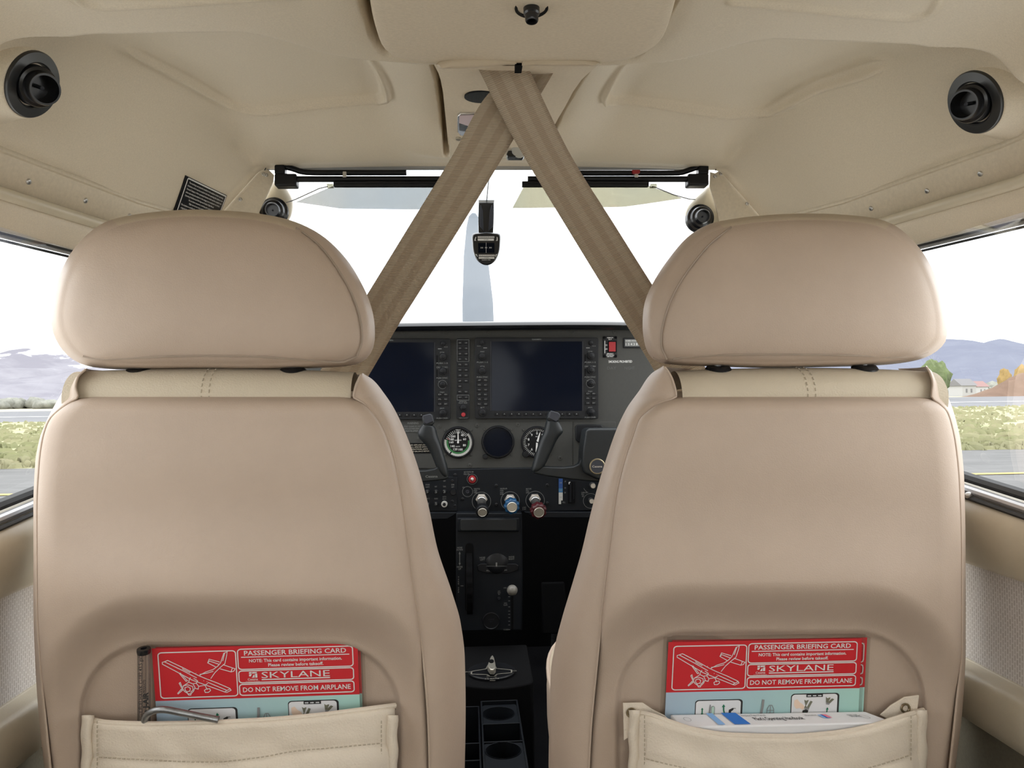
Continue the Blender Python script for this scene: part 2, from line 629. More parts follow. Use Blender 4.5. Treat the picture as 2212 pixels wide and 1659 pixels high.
# mountains
def mount(name, prof, Y, depth, snow, m, label, seed):
    """prof: (u, v) skyline points; a ridge with slopes falling towards the airfield"""
    mb = MB()
    pr = sorted(prof)
    us = [pr[0][0] + (pr[-1][0] - pr[0][0])*i/150 for i in range(151)]
    rows = []
    NR = 46
    for j in range(NR + 1):
        t = j/NR                                # 0 foot, 1 crest
        row = []
        for u in us:
            top = P(u, ip(pr, u), Y)
            y = Y - depth*(1 - t)
            h = max(0.5, top.z)
            z = h*(t**1.35)
            n_ = noise.fractal(V((top.x*0.004 + seed, y*0.004, 0.3)), 1.0, 2.0, 6)
            z += n_*h*0.22*math.sin(PI*min(1, t))*1.0 + n_*h*0.03
            row.append(V((top.x, y + n_*40*(1 - t), max(z, -1.0 if t == 0 else 0))))
        rows.append(row)
    rows.append([V((p.x, p.y + 300, 0)) for p in rows[-1]])
    mb.sheet(rows)
    o = struct(name, mb, m, label, sharp=180)
    return o


def mtmat(name, lo, hi, snowc, z0, z1, snow=True):
    m = mat(name, lo, 1.0, spec=0.0)
    n = m.node_tree
    b = n.nodes['Principled BSDF']
    g = n.nodes.new('ShaderNodeNewGeometry')
    sp = n.nodes.new('ShaderNodeSeparateXYZ')
    n.links.new(g.outputs['Position'], sp.inputs[0])
    tx = n.nodes.new('ShaderNodeTexNoise')
    tx.inputs['Scale'].default_value = 0.006
    tx.inputs['Detail'].default_value = 8
    tx.inputs['Roughness'].default_value = 0.62
    n.links.new(g.outputs['Position'], tx.inputs['Vector'])
    r = n.nodes.new('ShaderNodeValToRGB')
    r.color_ramp.elements[0].position, r.color_ramp.elements[0].color = 0.4, (*lo, 1)
    r.color_ramp.elements[1].position, r.color_ramp.elements[1].color = 0.62, (*hi, 1)
    n.links.new(tx.outputs['Fac'], r.inputs[0])
    mr = n.nodes.new('ShaderNodeMapRange')
    mr.inputs[1].default_value, mr.inputs[2].default_value = z0, z1
    n.links.new(sp.outputs['Z'], mr.inputs[0])
    ad = n.nodes.new('ShaderNodeMath')
    ad.operation = 'MULTIPLY_ADD'
    ad.inputs[1].default_value = 2.2
    ad.inputs[2].default_value = -1.1
    n.links.new(tx.outputs['Fac'], ad.inputs[0])
    a2 = n.nodes.new('ShaderNodeMath')
    a2.operation = 'ADD'
    a2.use_clamp = True
    n.links.new(ad.outputs[0], a2.inputs[0])
    n.links.new(mr.outputs[0], a2.inputs[1])
    r2 = n.nodes.new('ShaderNodeValToRGB')
    r2.color_ramp.elements[0].position = 0.42
    r2.color_ramp.elements[1].position = 0.62
    n.links.new(a2.outputs[0], r2.inputs[0])
    mx = n.nodes.new('ShaderNodeMixRGB')
    mx.inputs[2].default_value = (*snowc, 1)
    n.links.new(r2.outputs[0], mx.inputs[0])
    n.links.new(r.outputs[0], mx.inputs[1])
    n.links.new(mx.outputs[0], b.inputs['Base Color'])
    return m


M['mtsnow'] = mtmat('hazed_snowy_slope', (0.175, 0.168, 0.188), (0.235, 0.228, 0.245), (0.75, 0.75, 0.77), 60, 230)  # distance haze is mixed into the pale slope tones; the snow is white
M['mthaze'] = mtmat('hazed_mountain_slope', (0.135, 0.142, 0.178), (0.152, 0.16, 0.195), (0.17, 0.18, 0.21), 250, 500)  # blue grey base colour stands in for distance haze
mount('mountains', [(-700, 720), (-350, 735), (-100, 728), (0, 733), (60, 745), (130, 738), (220, 742), (300, 755), (480, 770), (700, 790), (1000, 810)], 2700, 1500, True, M['mtsnow'],
      'snow streaked mountain range with painted haze beyond the left door window', 3.1)
mount('mountains', [(1250, 800), (1500, 780), (1700, 770), (1880, 752), (1985, 745), (2045, 733), (2075, 736), (2105, 746), (2135, 736), (2162, 731), (2212, 744), (2400, 735), (2700, 740), (3000, 760)], 2500, 1300, False, M['mthaze'],
      'mountain range painted in haze blue grey beyond the right door window', 8.4)

# far trees, houses and a dirt mound at the foot of the mountains
def blob(mb, c, rx, rz, seed, ry=None, n=14):
    rings = []
    for i in range(n + 1):
        ph = PI*i/n
        ring = []
        for k in range(2*n):
            th = 2*PI*k/(2*n)
            d = V((math.sin(ph)*math.cos(th), math.sin(ph)*math.sin(th), math.cos(ph)))
            q = 1 + 0.28*noise.fractal(d*2.2 + V((seed, seed*2, 0)), 1.0, 2.0, 4)
            ring.append(V(c) + V((d.x*rx*q, d.y*(ry or rx)*q, d.z*rz*q)))
        rings.append(ring)
    mb.loft(rings)


M['leafgreen'] = mat('spring_leaf_green', (0.115, 0.14, 0.065), 0.95, var=0.3, vscale=1.0, spec=0.05)
M['leafdull'] = mat('dull_olive_leaf', (0.21, 0.21, 0.18), 0.95, var=0.3, vscale=0.3, spec=0.05)
M['leafgold'] = mat('golden_leaf', (0.26, 0.18, 0.075), 0.95, var=0.2, vscale=0.5, spec=0.05)
M['bark'] = mat('bark', (0.12, 0.09, 0.07), 0.95)
M['dirt'] = mat('brown_dirt', (0.16, 0.108, 0.08), 0.95, var=0.2, vscale=0.1, spec=0.05)
M['wallwhite'] = mat('white_siding', (0.36, 0.355, 0.345), 0.8)
M['roofgrey'] = mat('grey_shingle_roof', (0.16, 0.155, 0.155), 0.9)
M['roofred'] = mat('rust_red_roof', (0.22, 0.13, 0.12), 0.9)


def tree(u, vt, w, Y, m, label, group=None):
    top = P(u, vt, Y)
    h = max(2.0, top.z)
    t = thing('tree', label, 'tree', (top.x, Y, 0), group)
    mb = MB()
    blob(mb, (top.x, Y, h*0.55), w/2, h*0.48, u*0.01)
    obj('crown', mb, m, t, sharp=180)
    mb = MB()
    mb.tube([(top.x, Y, 0), (top.x, Y, h*0.35)], [h*0.05, h*0.035], 8)
    obj('trunk', mb, M['bark'], t)


tree(2018, 783, 6.5, 170, M['leafgreen'], 'broad light green tree beside the white house beyond the runway')
tree(2170, 800, 4.2, 254, M['leafgold'], 'golden leaved tree at the left end of the brown dirt mound')
tree(2208, 792, 5.0, 262, M['leafgold'], 'golden leaved tree behind the brown dirt mound near the window edge')


def house(u0, u1, v0, Y, wm, rm, label):
    a, b = P(u0, v0, Y), P(u1, v0, Y)
    h = max(2.2, a.z)
    t = thing('house', label, 'house', ((a.x + b.x)/2, Y, 0))
    mb = MB()
    mb.box((a.x, Y, 0), (b.x, Y + 8, h*0.6))
    obj('walls', mb, wm, t)
    mb = MB()
    mb.prism([V((a.x - .5, Y - .5, h*0.6)), V((a.x - .5, Y + 8.5, h*0.6)), V((a.x - .5, Y + 4, h))], (b.x - a.x + 1, 0, 0))
    obj('roof', mb, rm, t)
    for q in (0.25, 0.6):
        mb = MB()
        x = a.x + (b.x - a.x)*q
        mb.box((x, Y - .06, h*.2), (x + (b.x - a.x)*.12, Y, h*.42))
        obj('window', mb, M['roofgrey'], t)


house(2078, 2108, 818, 268, M['wallwhite'], M['roofgrey'], 'white house with a grey roof right of the light green tree')
house(2112, 2134, 823, 320, M['wallwhite'], M['roofred'], 'small white house with a rust red roof beyond the runway')
mb = MB()
c = P(2200, 842, 232)
rows = []
for j in range(13):
    q = j/12
    rows.append([V((c.x - 13 + 34*i/24, 228.2 + 14*q, max(0, 7.2*math.sin(PI*q)**0.8*ip([(0, 0), (0.25, 0.45), (0.5, 1), (0.75, .9), (1, 0)], i/24)*(1 + .12*noise.noise(V((i*.7, j*.7, 0))))))) for i in range(25)])
mb.sheet(rows)
tag(obj('dirt_mound', mb, M['dirt'], sharp=180), 'brown dirt mound beyond the runway at the right window edge', 'dirt mound')
random.seed(9)
for nm, lo_u, hi_u, vt, Y, m, lb in (('treeline', -240, 330, 866, 420, M['leafdull'], 'low band of dull olive trees at the foot of the snowy mountains'),
                                     ('treeline', 1960, 2420, 832, 460, M['leafdull'], 'low band of dull olive trees at the foot of the haze blue mountains')):
    mb = MB()
    for k in range(46):
        u = lo_u + (hi_u - lo_u)*k/45
        Yk = Y + random.uniform(-40, 40)
        tp = P(u, vt + random.uniform(-7, 8), Yk)
        blob(mb, (tp.x, Yk, max(1.5, tp.z)*0.45), random.uniform(3.5, 7), max(1.5, tp.z)*0.6, k*1.7, n=7)
    tag(obj(nm, mb, m, sharp=180), lb, None, None, 'stuff')

# propeller and cowling ahead of the windshield
M['blade'] = mat('pale_grey_blade_paint', (0.20, 0.225, 0.255), 0.4, var=0.04, vscale=6)
M['cowl'] = mat('white_cowl_paint', (0.6, 0.6, 0.6), 0.3)
PY = 3.3
hub = V((P(1035, 861, PY).x, PY, EYE - 0.26))
pr_ = thing('propeller', 'pale grey propeller blade standing upright ahead of the windshield', 'propeller', hub)
for q in range(3):
    mb = MB()
    rings = []
    for zz, wl, wr, th, tw in ((0.05, .035, .035, .03, 1.0), (.18, .055, .06, .026, .75), (.45, .068, .072, .016, .5), (.68, .066, .066, .012, .38), (.88, .057, .045, .009, .3), (1.0, .044, .018, .006, .28), (1.045, .034, .006, .004, .28), (1.06, .02, -.004, .002, .28)):
        ring = []
        for k in range(16):
            a = 2*PI*k/16
            xx = (math.cos(a)*0.5*(wl + wr) + (wr - wl)/2)
            yy = math.sin(a)*th
            ring.append(V((xx, yy + xx*math.tan(tw*.5), zz)))
        rings.append(ring)
    mb.loft(rings)
    rot = Matrix.Rotation(q*2*PI/3, 3, 'Y')
    mb.v = [hub + rot @ p for p in mb.v]
    obj('blade', mb, M['blade'], pr_)
mb = MB()
mb.lathe([(.0, .34), (.05, .30), (.10, .2), (.13, .06), (.135, -.05)], hub, (0, 1, 0))
obj('spinner', mb, M['cowl'], pr_)
mb = MB()
rings = []
for y, w, z0, z1 in ((2.55, .50, -.75, -.02), (2.8, .46, -.72, -.06), (3.05, .40, -.66, -.10), (3.2, .3, -.55, -.13)):
    ring = []
    for k in range(28):
        a = 2*PI*k/28
        cx, sx_ = math.cos(a), math.sin(a)
        ring.append(V((w*abs(cx)**.6*math.copysign(1, cx), y, EYE + (z0 + z1)/2 + (z1 - z0)/2*abs(sx_)**.6*math.copysign(1, sx_))))
    rings.append(ring)
mb.loft(rings)
struct('trim_1', mb, M['cowl'], 'white engine cowling ahead of the windshield')

# ================================================================== CABIN SHELL
Z = lambda z: EYE + z
WC = [(-1.2, .47), (.75, .47), (.863, .458), (1.075, .402), (1.31, .396)]
WD = [(-1.2, .585), (.3, .585), (.84, .562), (1.09, .503), (1.31, .480)]
ZCP = [(-1.2, .40), (.70, .40), (.80, .398), (.88, .405), (1.06, .418), (1.10, .414), (1.27, .391), (1.31, .397)]
wc = lambda y: ip(WC, y)
wdr = lambda y: ip(WD, y)
zcp = lambda y: ip(ZCP, y)
zdr = lambda y: .28 if y < 1.09 else .28 + (y - 1.09)*.10


def px2xy(pts, z):
    return [(PZ(u, v, z).x, PZ(u, v, z).y) for u, v in pts]


RL = [px2xy(crom(px2, 40, False), .412) for px2 in (
    [(262, 85), (330, 128), (420, 186), (475, 221), (505, 235), (560, 239), (650, 233), (750, 227), (820, 222), (834, 215), (836, 200), (822, 155), (795, 112), (755, 82)],
    [(1915, 105), (1840, 145), (1760, 183), (1690, 224), (1655, 243), (1615, 249), (1500, 240), (1400, 230), (1325, 222), (1308, 214), (1306, 203), (1325, 155), (1350, 115), (1395, 90)])]


GAPC = [[(.0, .141), (.66, .1375), (.70, .1375), (.76, .136), (.80, .130)], [(.0, .1435), (.66, .1405), (.70, .1405), (.76, .138), (.80, .131)]]
_e = [(150, 939, 1290, .364), (180, 952, 1256, .3692), (205, 957, 1238, .3729), (235, 960, 1222, .376), (262, 963, 1206, .379), (295, 966, 1188, .3832), (325, 969, 1172, .3875)]
GAPS = [[(PZ(a_, v_, z_).y, abs(PZ(a_, v_, z_).x) + .0035) for v_, a_, b_, z_ in _e], [(PZ(b_, v_, z_).y, abs(PZ(b_, v_, z_).x) + .0035) for v_, a_, b_, z_ in _e]]
HATCH = [(abs(PZ(u_, v_, .358).x), PZ(u_, v_, .358).y) for u_, v_ in ((150, -30), (158, -5), (175, 8), (215, 16), (330, 14), (450, 9), (560, 4), (640, 1))]


def dpoly(x, y, pl):
    best = 9
    for i in range(len(pl) - 1):
        ax, ay = pl[i]
        bx, by = pl[i + 1]
        dx, dy = bx - ax, by - ay
        t = max(0, min(1, ((x - ax)*dx + (y - ay)*dy)/(dx*dx + dy*dy + 1e-12)))
        d = math.hypot(x - ax - t*dx, y - ay - t*dy)
        if d < best:
            best, bt = d, (i + t)/(len(pl) - 1)
    return best, bt


def xsec(s, y):
    """inner headliner contour from the centre (0) to the door top (1), right side"""
    c, d, zc_, zd_ = wc(y), wdr(y), zcp(y), zdr(y)
    r = .075 - .06*sm(1.10, 1.30, y)
    L2 = math.hypot(d - c, zd_ - zc_)
    q = min(r, L2*.6)
    p0 = (c - r, zc_)
    p1 = (c, zc_)
    p2 = (c + (d - c)/L2*q, zc_ + (zd_ - zc_)/L2*q)
    if s < .55:
        return (p0[0]*s/.55, zc_ + .006*(1 - (s/.55)**2))
    if s < .78:
        t = (s - .55)/.23
        return tuple(p0[i]*(1-t)**2 + 2*p1[i]*t*(1-t) + p2[i]*t*t for i in (0, 1))
    t = (s - .78)/.22
    return (p2[0] + (d - p2[0])*t, p2[1] + (zd_ - p2[1])*t)


def liner_pt(s, y):
    sg = -1 if s < 0 else 1
    a = abs(s)
    x, z = xsec(a, y)
    e = 1e-3
    x2, z2 = xsec(min(1, a + e), y)
    x1, z1 = xsec(max(0, a - e), y)
    tx, tz = x2 - x1, z2 - z1
    l = math.hypot(tx, tz)
    nx, nz_ = tz/l, -tx/l                     # inward normal (towards the cabin)
    off = 0.0
    # rear spar fairing
    yb = .757 + .060*sm(.27, .155, x) - .034*sm(.43, .51, x)
    off += .042*sm(yb + .014 + .016*sm(.38, .48, x), yb - .001 - .004*sm(.38, .48, x), y)*(1 - sm(.80, .99, a))
    # hollow along the corner of roof and wall
    if a > .4:
        off -= .015*math.exp(-((a - .655)/.055)**2)*sm(.80, .92, y)*(1 - sm(1.2, 1.3, y))
    # dip towards the narrow centre strip
    wdip = .5*(1 - sm(1.10, 1.30, y)) + .5
    off += .030*sm(.185, .085, x)*sm(.80, .86, y)*(1 - sm(1.20, 1.27, y))*wdip
    # open joints beside the wide console and the narrow centre strip
    if x < .20:
        gx = ip(GAPC[0 if sg < 0 else 1], y)
        off -= .055*math.exp(-((x - gx)/.0045)**4)*sm(.808, .785, y)
        gs = ip(GAPS[0 if sg < 0 else 1], y)
        off -= .050*math.exp(-((x - gs)/.0036)**4)*sm(.862, .885, y)*sm(1.215, 1.19, y)
    if y < .74:
        d2, t2 = dpoly(x, y, HATCH)
        off += .004*math.exp(-(d2/.004)**2)
    # embossed edge of the roof recess
    if .80 < y < 1.12 and x < .48:
        d, t = dpoly(sg*x, y, RL[0] if sg < 0 else RL[1])
        f = sm(0, .06, t)*(1 - sm(.80, 1.0, t)*.75)
        off += .0115*math.exp(-(d/.0047)**2)*f
    if y > 1.29:
        off += .004*sm(1.29, 1.31, y)
    # bulge that carries the outlet vent
    vx, vy = .508, .825
    off += .012*math.exp(-((math.hypot((x - vx)*1.3, z - .345)/.055)**2 + ((y - vy)/.052)**2)**1.5)
    return V((sg*(x + nx*off), y, Z(z + nz_*off)))


ys = [-1.2 + .15*i for i in range(12)] + [.58 + .0035*i for i in range(210)]
ys = [y for y in ys if y < 1.312] + [1.313]
ss = [-1 + i/300 for i in range(601)]
mb = MB()
mb.sheet([[liner_pt(s, y) for s in ss] for y in ys])
from mathutils.bvhtree import BVHTree
LBVH = BVHTree.FromPolygons([tuple(p) for p in mb.v], mb.f)


def liner_hit(u, v):
    loc, nor, _, _ = LBVH.ray_cast(CAM, ray(u, v).normalized())
    if nor.dot(CAM - loc) < 0:
        nor = -nor
    return loc, nor


ceil = struct('ceiling', mb, M['liner'], 'beige moulded cabin headliner', sharp=180)
# outer roof skin, closes the shell
mb = MB()
mb.sheet([[V((x, y, Z(.47 - .15*(x/.62)**4))) for x in (-.62, -.5, -.25, 0, .25, .5, .62)] for y in (-1.2, .2, 1.0, 1.33)])
mb.sheet([[V((x, y, z_)) for x in (-.5, 0, .5)] for y, z_ in ((1.313, Z(.405)), (1.34, Z(.47)))])
struct('trim_2', mb, M['cowl'], 'white outer skin of the cabin roof', solid=.004)

# side walls
PROF = [(-.128, .602, 0), (-.134, .590, 0), (-.142, .572, 0), (-.160, .566, 0), (-.195, .572, 0), (-.214, .576, 0), (-.220, .586, 0), (-.2215, .588, 1), (-.28, .588, 1), (-.342, .586, 1),
        (-.344, .584, 0), (-.346, .566, 0), (-.354, .556, 0), (-.372, .552, 0), (-.392, .555, 0), (-.405, .560, 0), (-.415, .575, 3), (-.60, .570, 3), (-.79, .56, 0)]
for sg, nm in ((-1, 'wall_left'), (1, 'wall_right')):
    mb = MB()
    yy = [-1.2, -.6, 0, .4, .7, 1.0, 1.3, 1.6, 1.9, 2.45]
    fx = lambda y: 1.0
    zs = lambda y, z: z + .1*max(-.3, min(.6, y - .87))*max(0, 1 - (abs(z) - .128)/.1)
    for k in range(len(PROF) - 1):
        (z0, x0, m0), (z1, x1, m1) = PROF[k], PROF[k + 1]
        mb.sheet([[V((sg*x0*fx(y), y, Z(zs(y, z0)))) for y in yy], [V((sg*x1*fx(y), y, Z(zs(y, z1)))) for y in yy]], (3 if m0 == 3 else m1) if m0 else 0)
    # pillar behind the door window, rear quarter
    mb.box((sg*.56, .12, Z(-.14)), (sg*.62, .34, Z(.30)))
    mb.box((sg*.56, -1.2, Z(-.14)), (sg*.62, -.95, Z(.30)))
    # outer skin
    mb.box((sg*.61, -1.2, Z(-.85)), (sg*.615, 2.45, Z(-.137)), 2)
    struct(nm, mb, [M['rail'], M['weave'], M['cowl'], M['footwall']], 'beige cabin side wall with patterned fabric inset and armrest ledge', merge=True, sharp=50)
mb = MB()
mb.box((-.62, -1.22, Z(-.82)), (.62, -1.2, Z(-.16)))
mb.box((-.62, -1.22, Z(.34)), (.62, -1.2, Z(.47)))
struct('wall_back', mb, M['rail'], 'rear cabin bulkhead below the back window')
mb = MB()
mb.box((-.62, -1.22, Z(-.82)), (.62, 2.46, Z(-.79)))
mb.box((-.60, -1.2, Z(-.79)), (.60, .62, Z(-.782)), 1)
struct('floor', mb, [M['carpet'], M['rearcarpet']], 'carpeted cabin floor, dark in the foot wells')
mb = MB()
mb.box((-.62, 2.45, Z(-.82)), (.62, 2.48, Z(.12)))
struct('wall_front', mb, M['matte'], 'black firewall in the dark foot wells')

# door top trims: screwed strip, rounded bead, lower strip, window edge strips
for sg, no, side in ((-1, 3, 'left'), (1, 4, 'right')):
    yy = [-1.2, 0, .5, .84, 1.0, 1.09, 1.2, 1.31, 1.5]
    L = lambda y, dx, z: V((sg*(wdr(min(y, 1.36)) + dx), y, Z(z + (zdr(min(y, 1.31)) - .28))))
    mb = MB()
    mb.sheet([[L(y, -.002, .283) for y in yy], [L(y, -.0015, .279) for y in yy], [L(y, .002, .278) for y in yy], [L(y, .014, .243) for y in yy]])
    SB = BVHTree.FromPolygons([tuple(q_) for q_ in mb.v], mb.f)
    t = struct('trim_%d' % no, mb, M['plate'], 'beige strip with small screws above the %s door' % side, solid=.002)
    mb = MB()
    mb.tube([L(y, .017, .238) for y in yy], .0075, 14)
    obj('bead', mb, M['rail'], t)
    mb = MB()
    mb.sheet([[L(y, .022, .242) for y in yy], [L(y, .019, .228) for y in yy], [L(y, .021, .221) for y in yy], [L(y, .032, .200) for y in yy], [L(y, .040, .196) for y in yy]])
    obj('lower_strip', mb, M['liner'], t)
    for dx, z, m, r in ((.031, .1965, M['rubber'], .0018), (.034, .1935, M['greytrim'], .0018), (.037, .190, M['rubber'], .0018)):
        mb = MB()
        mb.tube([L(y, dx, z) for y in yy], r, 6)
        obj('window_edge_strip', mb, m, t)
    spots = ((60, 392), (183, 433), (278, 466)) if sg < 0 else ((2119, 375), (2004, 412), (1883, 450))
    for u, v in spots:
        # march along the strip to the point under this spot
        p = SB.ray_cast(CAM, ray(u, v).normalized())[0]
        mb = MB()
        ax = V((-sg*.9, -.1, -.42))
        mb.lathe([(.0036, -.001), (.0036, .001), (.003, .0022), (.0012, .0024), (.0009, .0012), (0, .0012)], p, ax, 14)
        obj('screw', mb, M['steel'], t)

M['satinstrip'] = mat('satin_sill_metal', (0.42, 0.42, 0.43), 0.38, 0.9)
# windows: windshield, two door windows, rear quarter and back windows
def wpane(name, quad, m, label, n=10, bow=0.0, bdir=(0, 0, 1)):
    mb = MB()
    a, b, c_, d = [V(p) for p in quad]
    rows = []
    for j in range(n + 1):
        t = j/n
        rows.append([a.lerp(b, i/n).lerp(d.lerp(c_, i/n), t) + V(bdir)*bow*math.sin(PI*t)*1.0 + V(bdir)*bow*.6*math.sin(PI*i/n) for i in range(n + 1)])
    mb.sheet(rows)
    return struct(name, mb, m, label, sharp=180)


w1 = wpane('window_1', [(-.42, 1.325, Z(.375)), (.42, 1.325, Z(.375)), (.54, 2.22, Z(.155)), (-.54, 2.22, Z(.155))], M['shield'], 'clear windshield above the instrument panel', bow=.035, bdir=(0, .3, 1))
for sg, k, side in ((-1, 2, 'left'), (1, 3, 'right')):
    w = wpane('window_%d' % k, [(sg*.600, .34, Z(-.15)), (sg*.600, 1.62, Z(-.09)), (sg*.50, 1.62, Z(.20)), (sg*.615, .34, Z(.20))], M['pane'], 'clear %s door window' % side, bow=.004, bdir=(sg, 0, 0))
    # sill frame
    yy = [.30, .6, .87, 1.2, 1.65]
    S = lambda y, dx, dz: V((sg*(.588 + dx), y, Z(-.1325 + .1*max(-.3, min(.6, y - .87)) + dz)))
    mb = MB()
    mb.tube([S(y, .004, .013) for y in yy], .0085, 8, flat=.8)
    obj('sill_seal', mb, M['rubber'], w)
    mb = MB()
    mb.tube([S(y, -.010, .002) for y in yy], .0058, 10)
    obj('sill_strip', mb, M['satinstrip'], w)
    mb = MB()
    mb.tube([S(y, -.017, -.0055) for y in yy], .0030, 6)
    obj('sill_groove', mb, M['rubber'], w)
    for y in ((.862, ) if sg < 0 else (.925, )):
        mb = MB()
        mb.lathe([(.0045, 0), (.0045, .002), (.0035, .004), (0, .0045)], S(y, -.017, -.003), (-sg*.5, -.3, .8), 12)
        obj('screw', mb, M['steel'], w)
    mb = MB()
    mb.tube([V((sg*.437, 1.325, Z(.335))), V((sg*.50, 1.72, Z(.22))), V((sg*.565, 2.15, Z(.08)))], .03, 10)
    obj('pillar', mb, M['rail'], w)
    wpane('window_%d' % (k + 2), [(sg*.61, -.95, Z(-.14)), (sg*.61, .12, Z(-.14)), (sg*.61, .12, Z(.30)), (sg*.61, -.95, Z(.30))], M['pane'], 'rear quarter window on the %s side' % side, bow=.004, bdir=(sg, 0, 0))
wpane('window_6', [(-.6, -1.21, Z(-.16)), (.6, -1.21, Z(-.16)), (.6, -1.21, Z(.34)), (-.6, -1.21, Z(.34))], M['pane'], 'back window behind the rear seats')
# grey retainer along the windshield top
mb = MB()
a, b = P(560, 361, 1.318), P(1560, 361, 1.318)
mb.tube([a, b], .0055, 8)
struct('trim_5', mb, M['greytrim'], 'thin grey metal retainer along the windshield top')
mb = MB()
mb.tube([P(560, 354, 1.314), P(1560, 354, 1.314)], .002, 6)
struct('trim_6', mb, M['rubber'], 'thin black seal along the windshield top')
# ================================================================== SEATS
def sdbox(u, v, x0, x1, v0, r):               # px distance outside an arch (rounded top corners, open below)
    cx, hw = (x0 + x1)/2, (x1 - x0)/2
    vb = 2300
    cy, hh = (v0 + vb)/2, (vb - v0)/2
    qx, qy = abs(u - cx) - hw + r, abs(v - cy) - hh + r
    return math.hypot(max(qx, 0), max(qy, 0)) + min(max(qx, qy), 0) - r


VB = 1790                                     # seat shells run on below the frame


def make_seat(S):
    sd = S['side']                            # -1: pilot side (inner edge on the right), +1: co-pilot side
    cx = P(S['cu'], 900, .86).x
    root = thing('airplane_seat', S['label'], 'seat', (cx, .95, Z(-.79)), 'front seats')
    # --- upholstered rear panel with the scooped map-pocket recess
    x0, x1, v0, r = S['arch']

    def rearY(u, v, uL, uR):
        t = (u - uL)/(uR - uL)*2 - 1
        edge = min(1, (1 - abs(t))*(uR - uL)/2/46)
        Y = .783 + .017*(1 - math.sqrt(max(0, 1 - (1 - edge)**2)))
        q = min(1, (v - 857)/34)
        Y += .026*(1 - math.sqrt(max(0, 1 - (1 - q)**2)))
        Y -= .006*(1 - t*t)*sm(860, 1050, v)
        Y += .007*(1 - t**4)*math.exp(-((v - 1110)/110)**2) - .006*(1 - t**4)*math.exp(-((v - 1275)/75)**2)
        d = sdbox(u, v, x0, x1, v0, r)
        Y += .027*sm(112, 2, d)
        Y += .009*sm(4, -5, d)
        return Y
    mb = MB()
    rows = []
    nv, nu = 170, 170
    for j in range(nv + 1):
        v = 857 + (VB - 857)*j/nv
        uL, uR = ip(S['sL'], v), ip(S['sR'], v)
        row = []
        for i in range(nu + 1):
            t = i/nu
            t = .5 - .5*math.cos(PI*t)*.35 - .5*(1 - 2*t)*.65 if False else t
            u = uL + (uR - uL)*t
            row.append(P(u, v, rearY(u, v, uL, uR)))
        rows.append(row)
    mb.sheet(rows)
    obj('back_panel', mb, M['leather'], root, sharp=180)
    S['rearY'] = rearY
    # --- side bolsters
    for lo, s_, b_, tip in ((True, S['sL'], S['oL'], S['tL']), (False, S['sR'], S['oR'], S['tR'])):
        mb = MB()
        rows = []
        vt = S['vtopL'] if lo else S['vtopR']
        sgn = -1 if lo else 1
        inner = tip + s_[1:]                  # inner edge from the tip down
        nn = 130
        for j in range(nn + 1):
            q = j/nn
            v = vt + (VB - vt)*(q**1.25)
            ui, uo = ip(inner, v), ip(b_, v)
            if (uo - ui)*sgn < 2:
                uo = ui + 2*sgn
            row = []
            w = sm(vt - 1, vt + 60, v)
            y0 = .800 if v > 857 else .800 + .012*(1 - sm(vt, 857, v))
            y1 = .872
            for k in range(13):
                a = k/12*PI/2
                row.append(P(ui + (uo - ui)*math.sin(a), v, y0 + (y1 - y0)*(1 - math.cos(a))))
            for k in range(1, 9):
                a = k/8*PI/2
                row.append(P(uo - sgn*62*(1 - math.cos(a)), v + (1 - w)*6*math.sin(a), y1 + .075*math.sin(a)))
            rows.append(row)
        mb.sheet(rows)
        obj('side_bolster', mb, M['leather'], root, sharp=180)
        # piping along the bolster seam
        mb = MB()
        pts = []
        for j in range(110):
            q = j/109
            v = vt + 3 + (VB - vt - 3)*(q**1.25)
            ui = ip(inner, v)
            pts.append(P(ui, v, .7995 if v > 857 else .7995 + .012*(1 - sm(vt, 857, v))))
        mb.tube(pts, .0012, 6)
        obj('piping', mb, M['leather'], root)
    # --- cream shoulder roll under the headrest
    a0, a1 = S['roll']
    mb = MB()
    rings = []
    for i in range(41):
        u = a0 + (a1 - a0)*i/40
        row = []
        for k in range(25):
            a = -0.25*PI + 1.15*PI*k/24
            c = P(u, S['rollv'] + 8*(2*i/40 - 1)**2, .842)
            e = 1.0
            row.append(c + V((0, -.034*math.cos(a)*e, .030*math.sin(a)*e)))
        rings.append(row)
    mb.loft(rings, closed=False, cap=False)
    obj('shoulder_roll', mb, M['roll'], root, sharp=180)
    mb = MB()
    for su in (S['stitch'] - 8, S['stitch'] + 8):
        c = P(su, S['rollv'], .842)
        for k in range(9):
            a = -.1*PI + .62*PI*k/9
            q0 = c + V((0, -.0343*math.cos(a), .0303*math.sin(a)))
            a += .035*PI
            q1 = c + V((0, -.0343*math.cos(a), .0303*math.sin(a)))
            mb.tube([q0, q1], .0007, 5)
    obj('stitching', mb, M['thread'], root)
    # --- headrest pillow
    out = crom(S['head'], 120)
    c = V(S['hc'])
    prof = [(0, 0, 0), (.2, .0005, .0), (.4, .0015, .1), (.6, .004, .2), (.75, .008, .35), (.84, .0125, .5), (.885, .0165, .6), (.91, .0205, .7), (.925, .0225, .72), (.945, .024, .78), (.97, .034, .9),
            (.99, .05, 1), (1.0, .068, 1), (1.0, .088, 1), (.985, .104, 1), (.95, .118, 1), (.88, .13, 1), (.6, .138, 1), (0, .14, 1)]
    Y0 = .792
    sh = S['hshift']
    mb = MB()
    rings = []
    for s_, dy, w in prof:
        rings.append([P(c.x + (p.x - c.x)*max(s_, .002) + sh*(1 - w)*min(1, s_*1.3), c.y + (p.y - c.y)*max(s_, .002), Y0 + dy) for p in out])
    mb.loft(rings, True, True)
    # cream inset across the top of the pillow, in front of the rear cover
    n = 120
    lo, hi = S['inset']
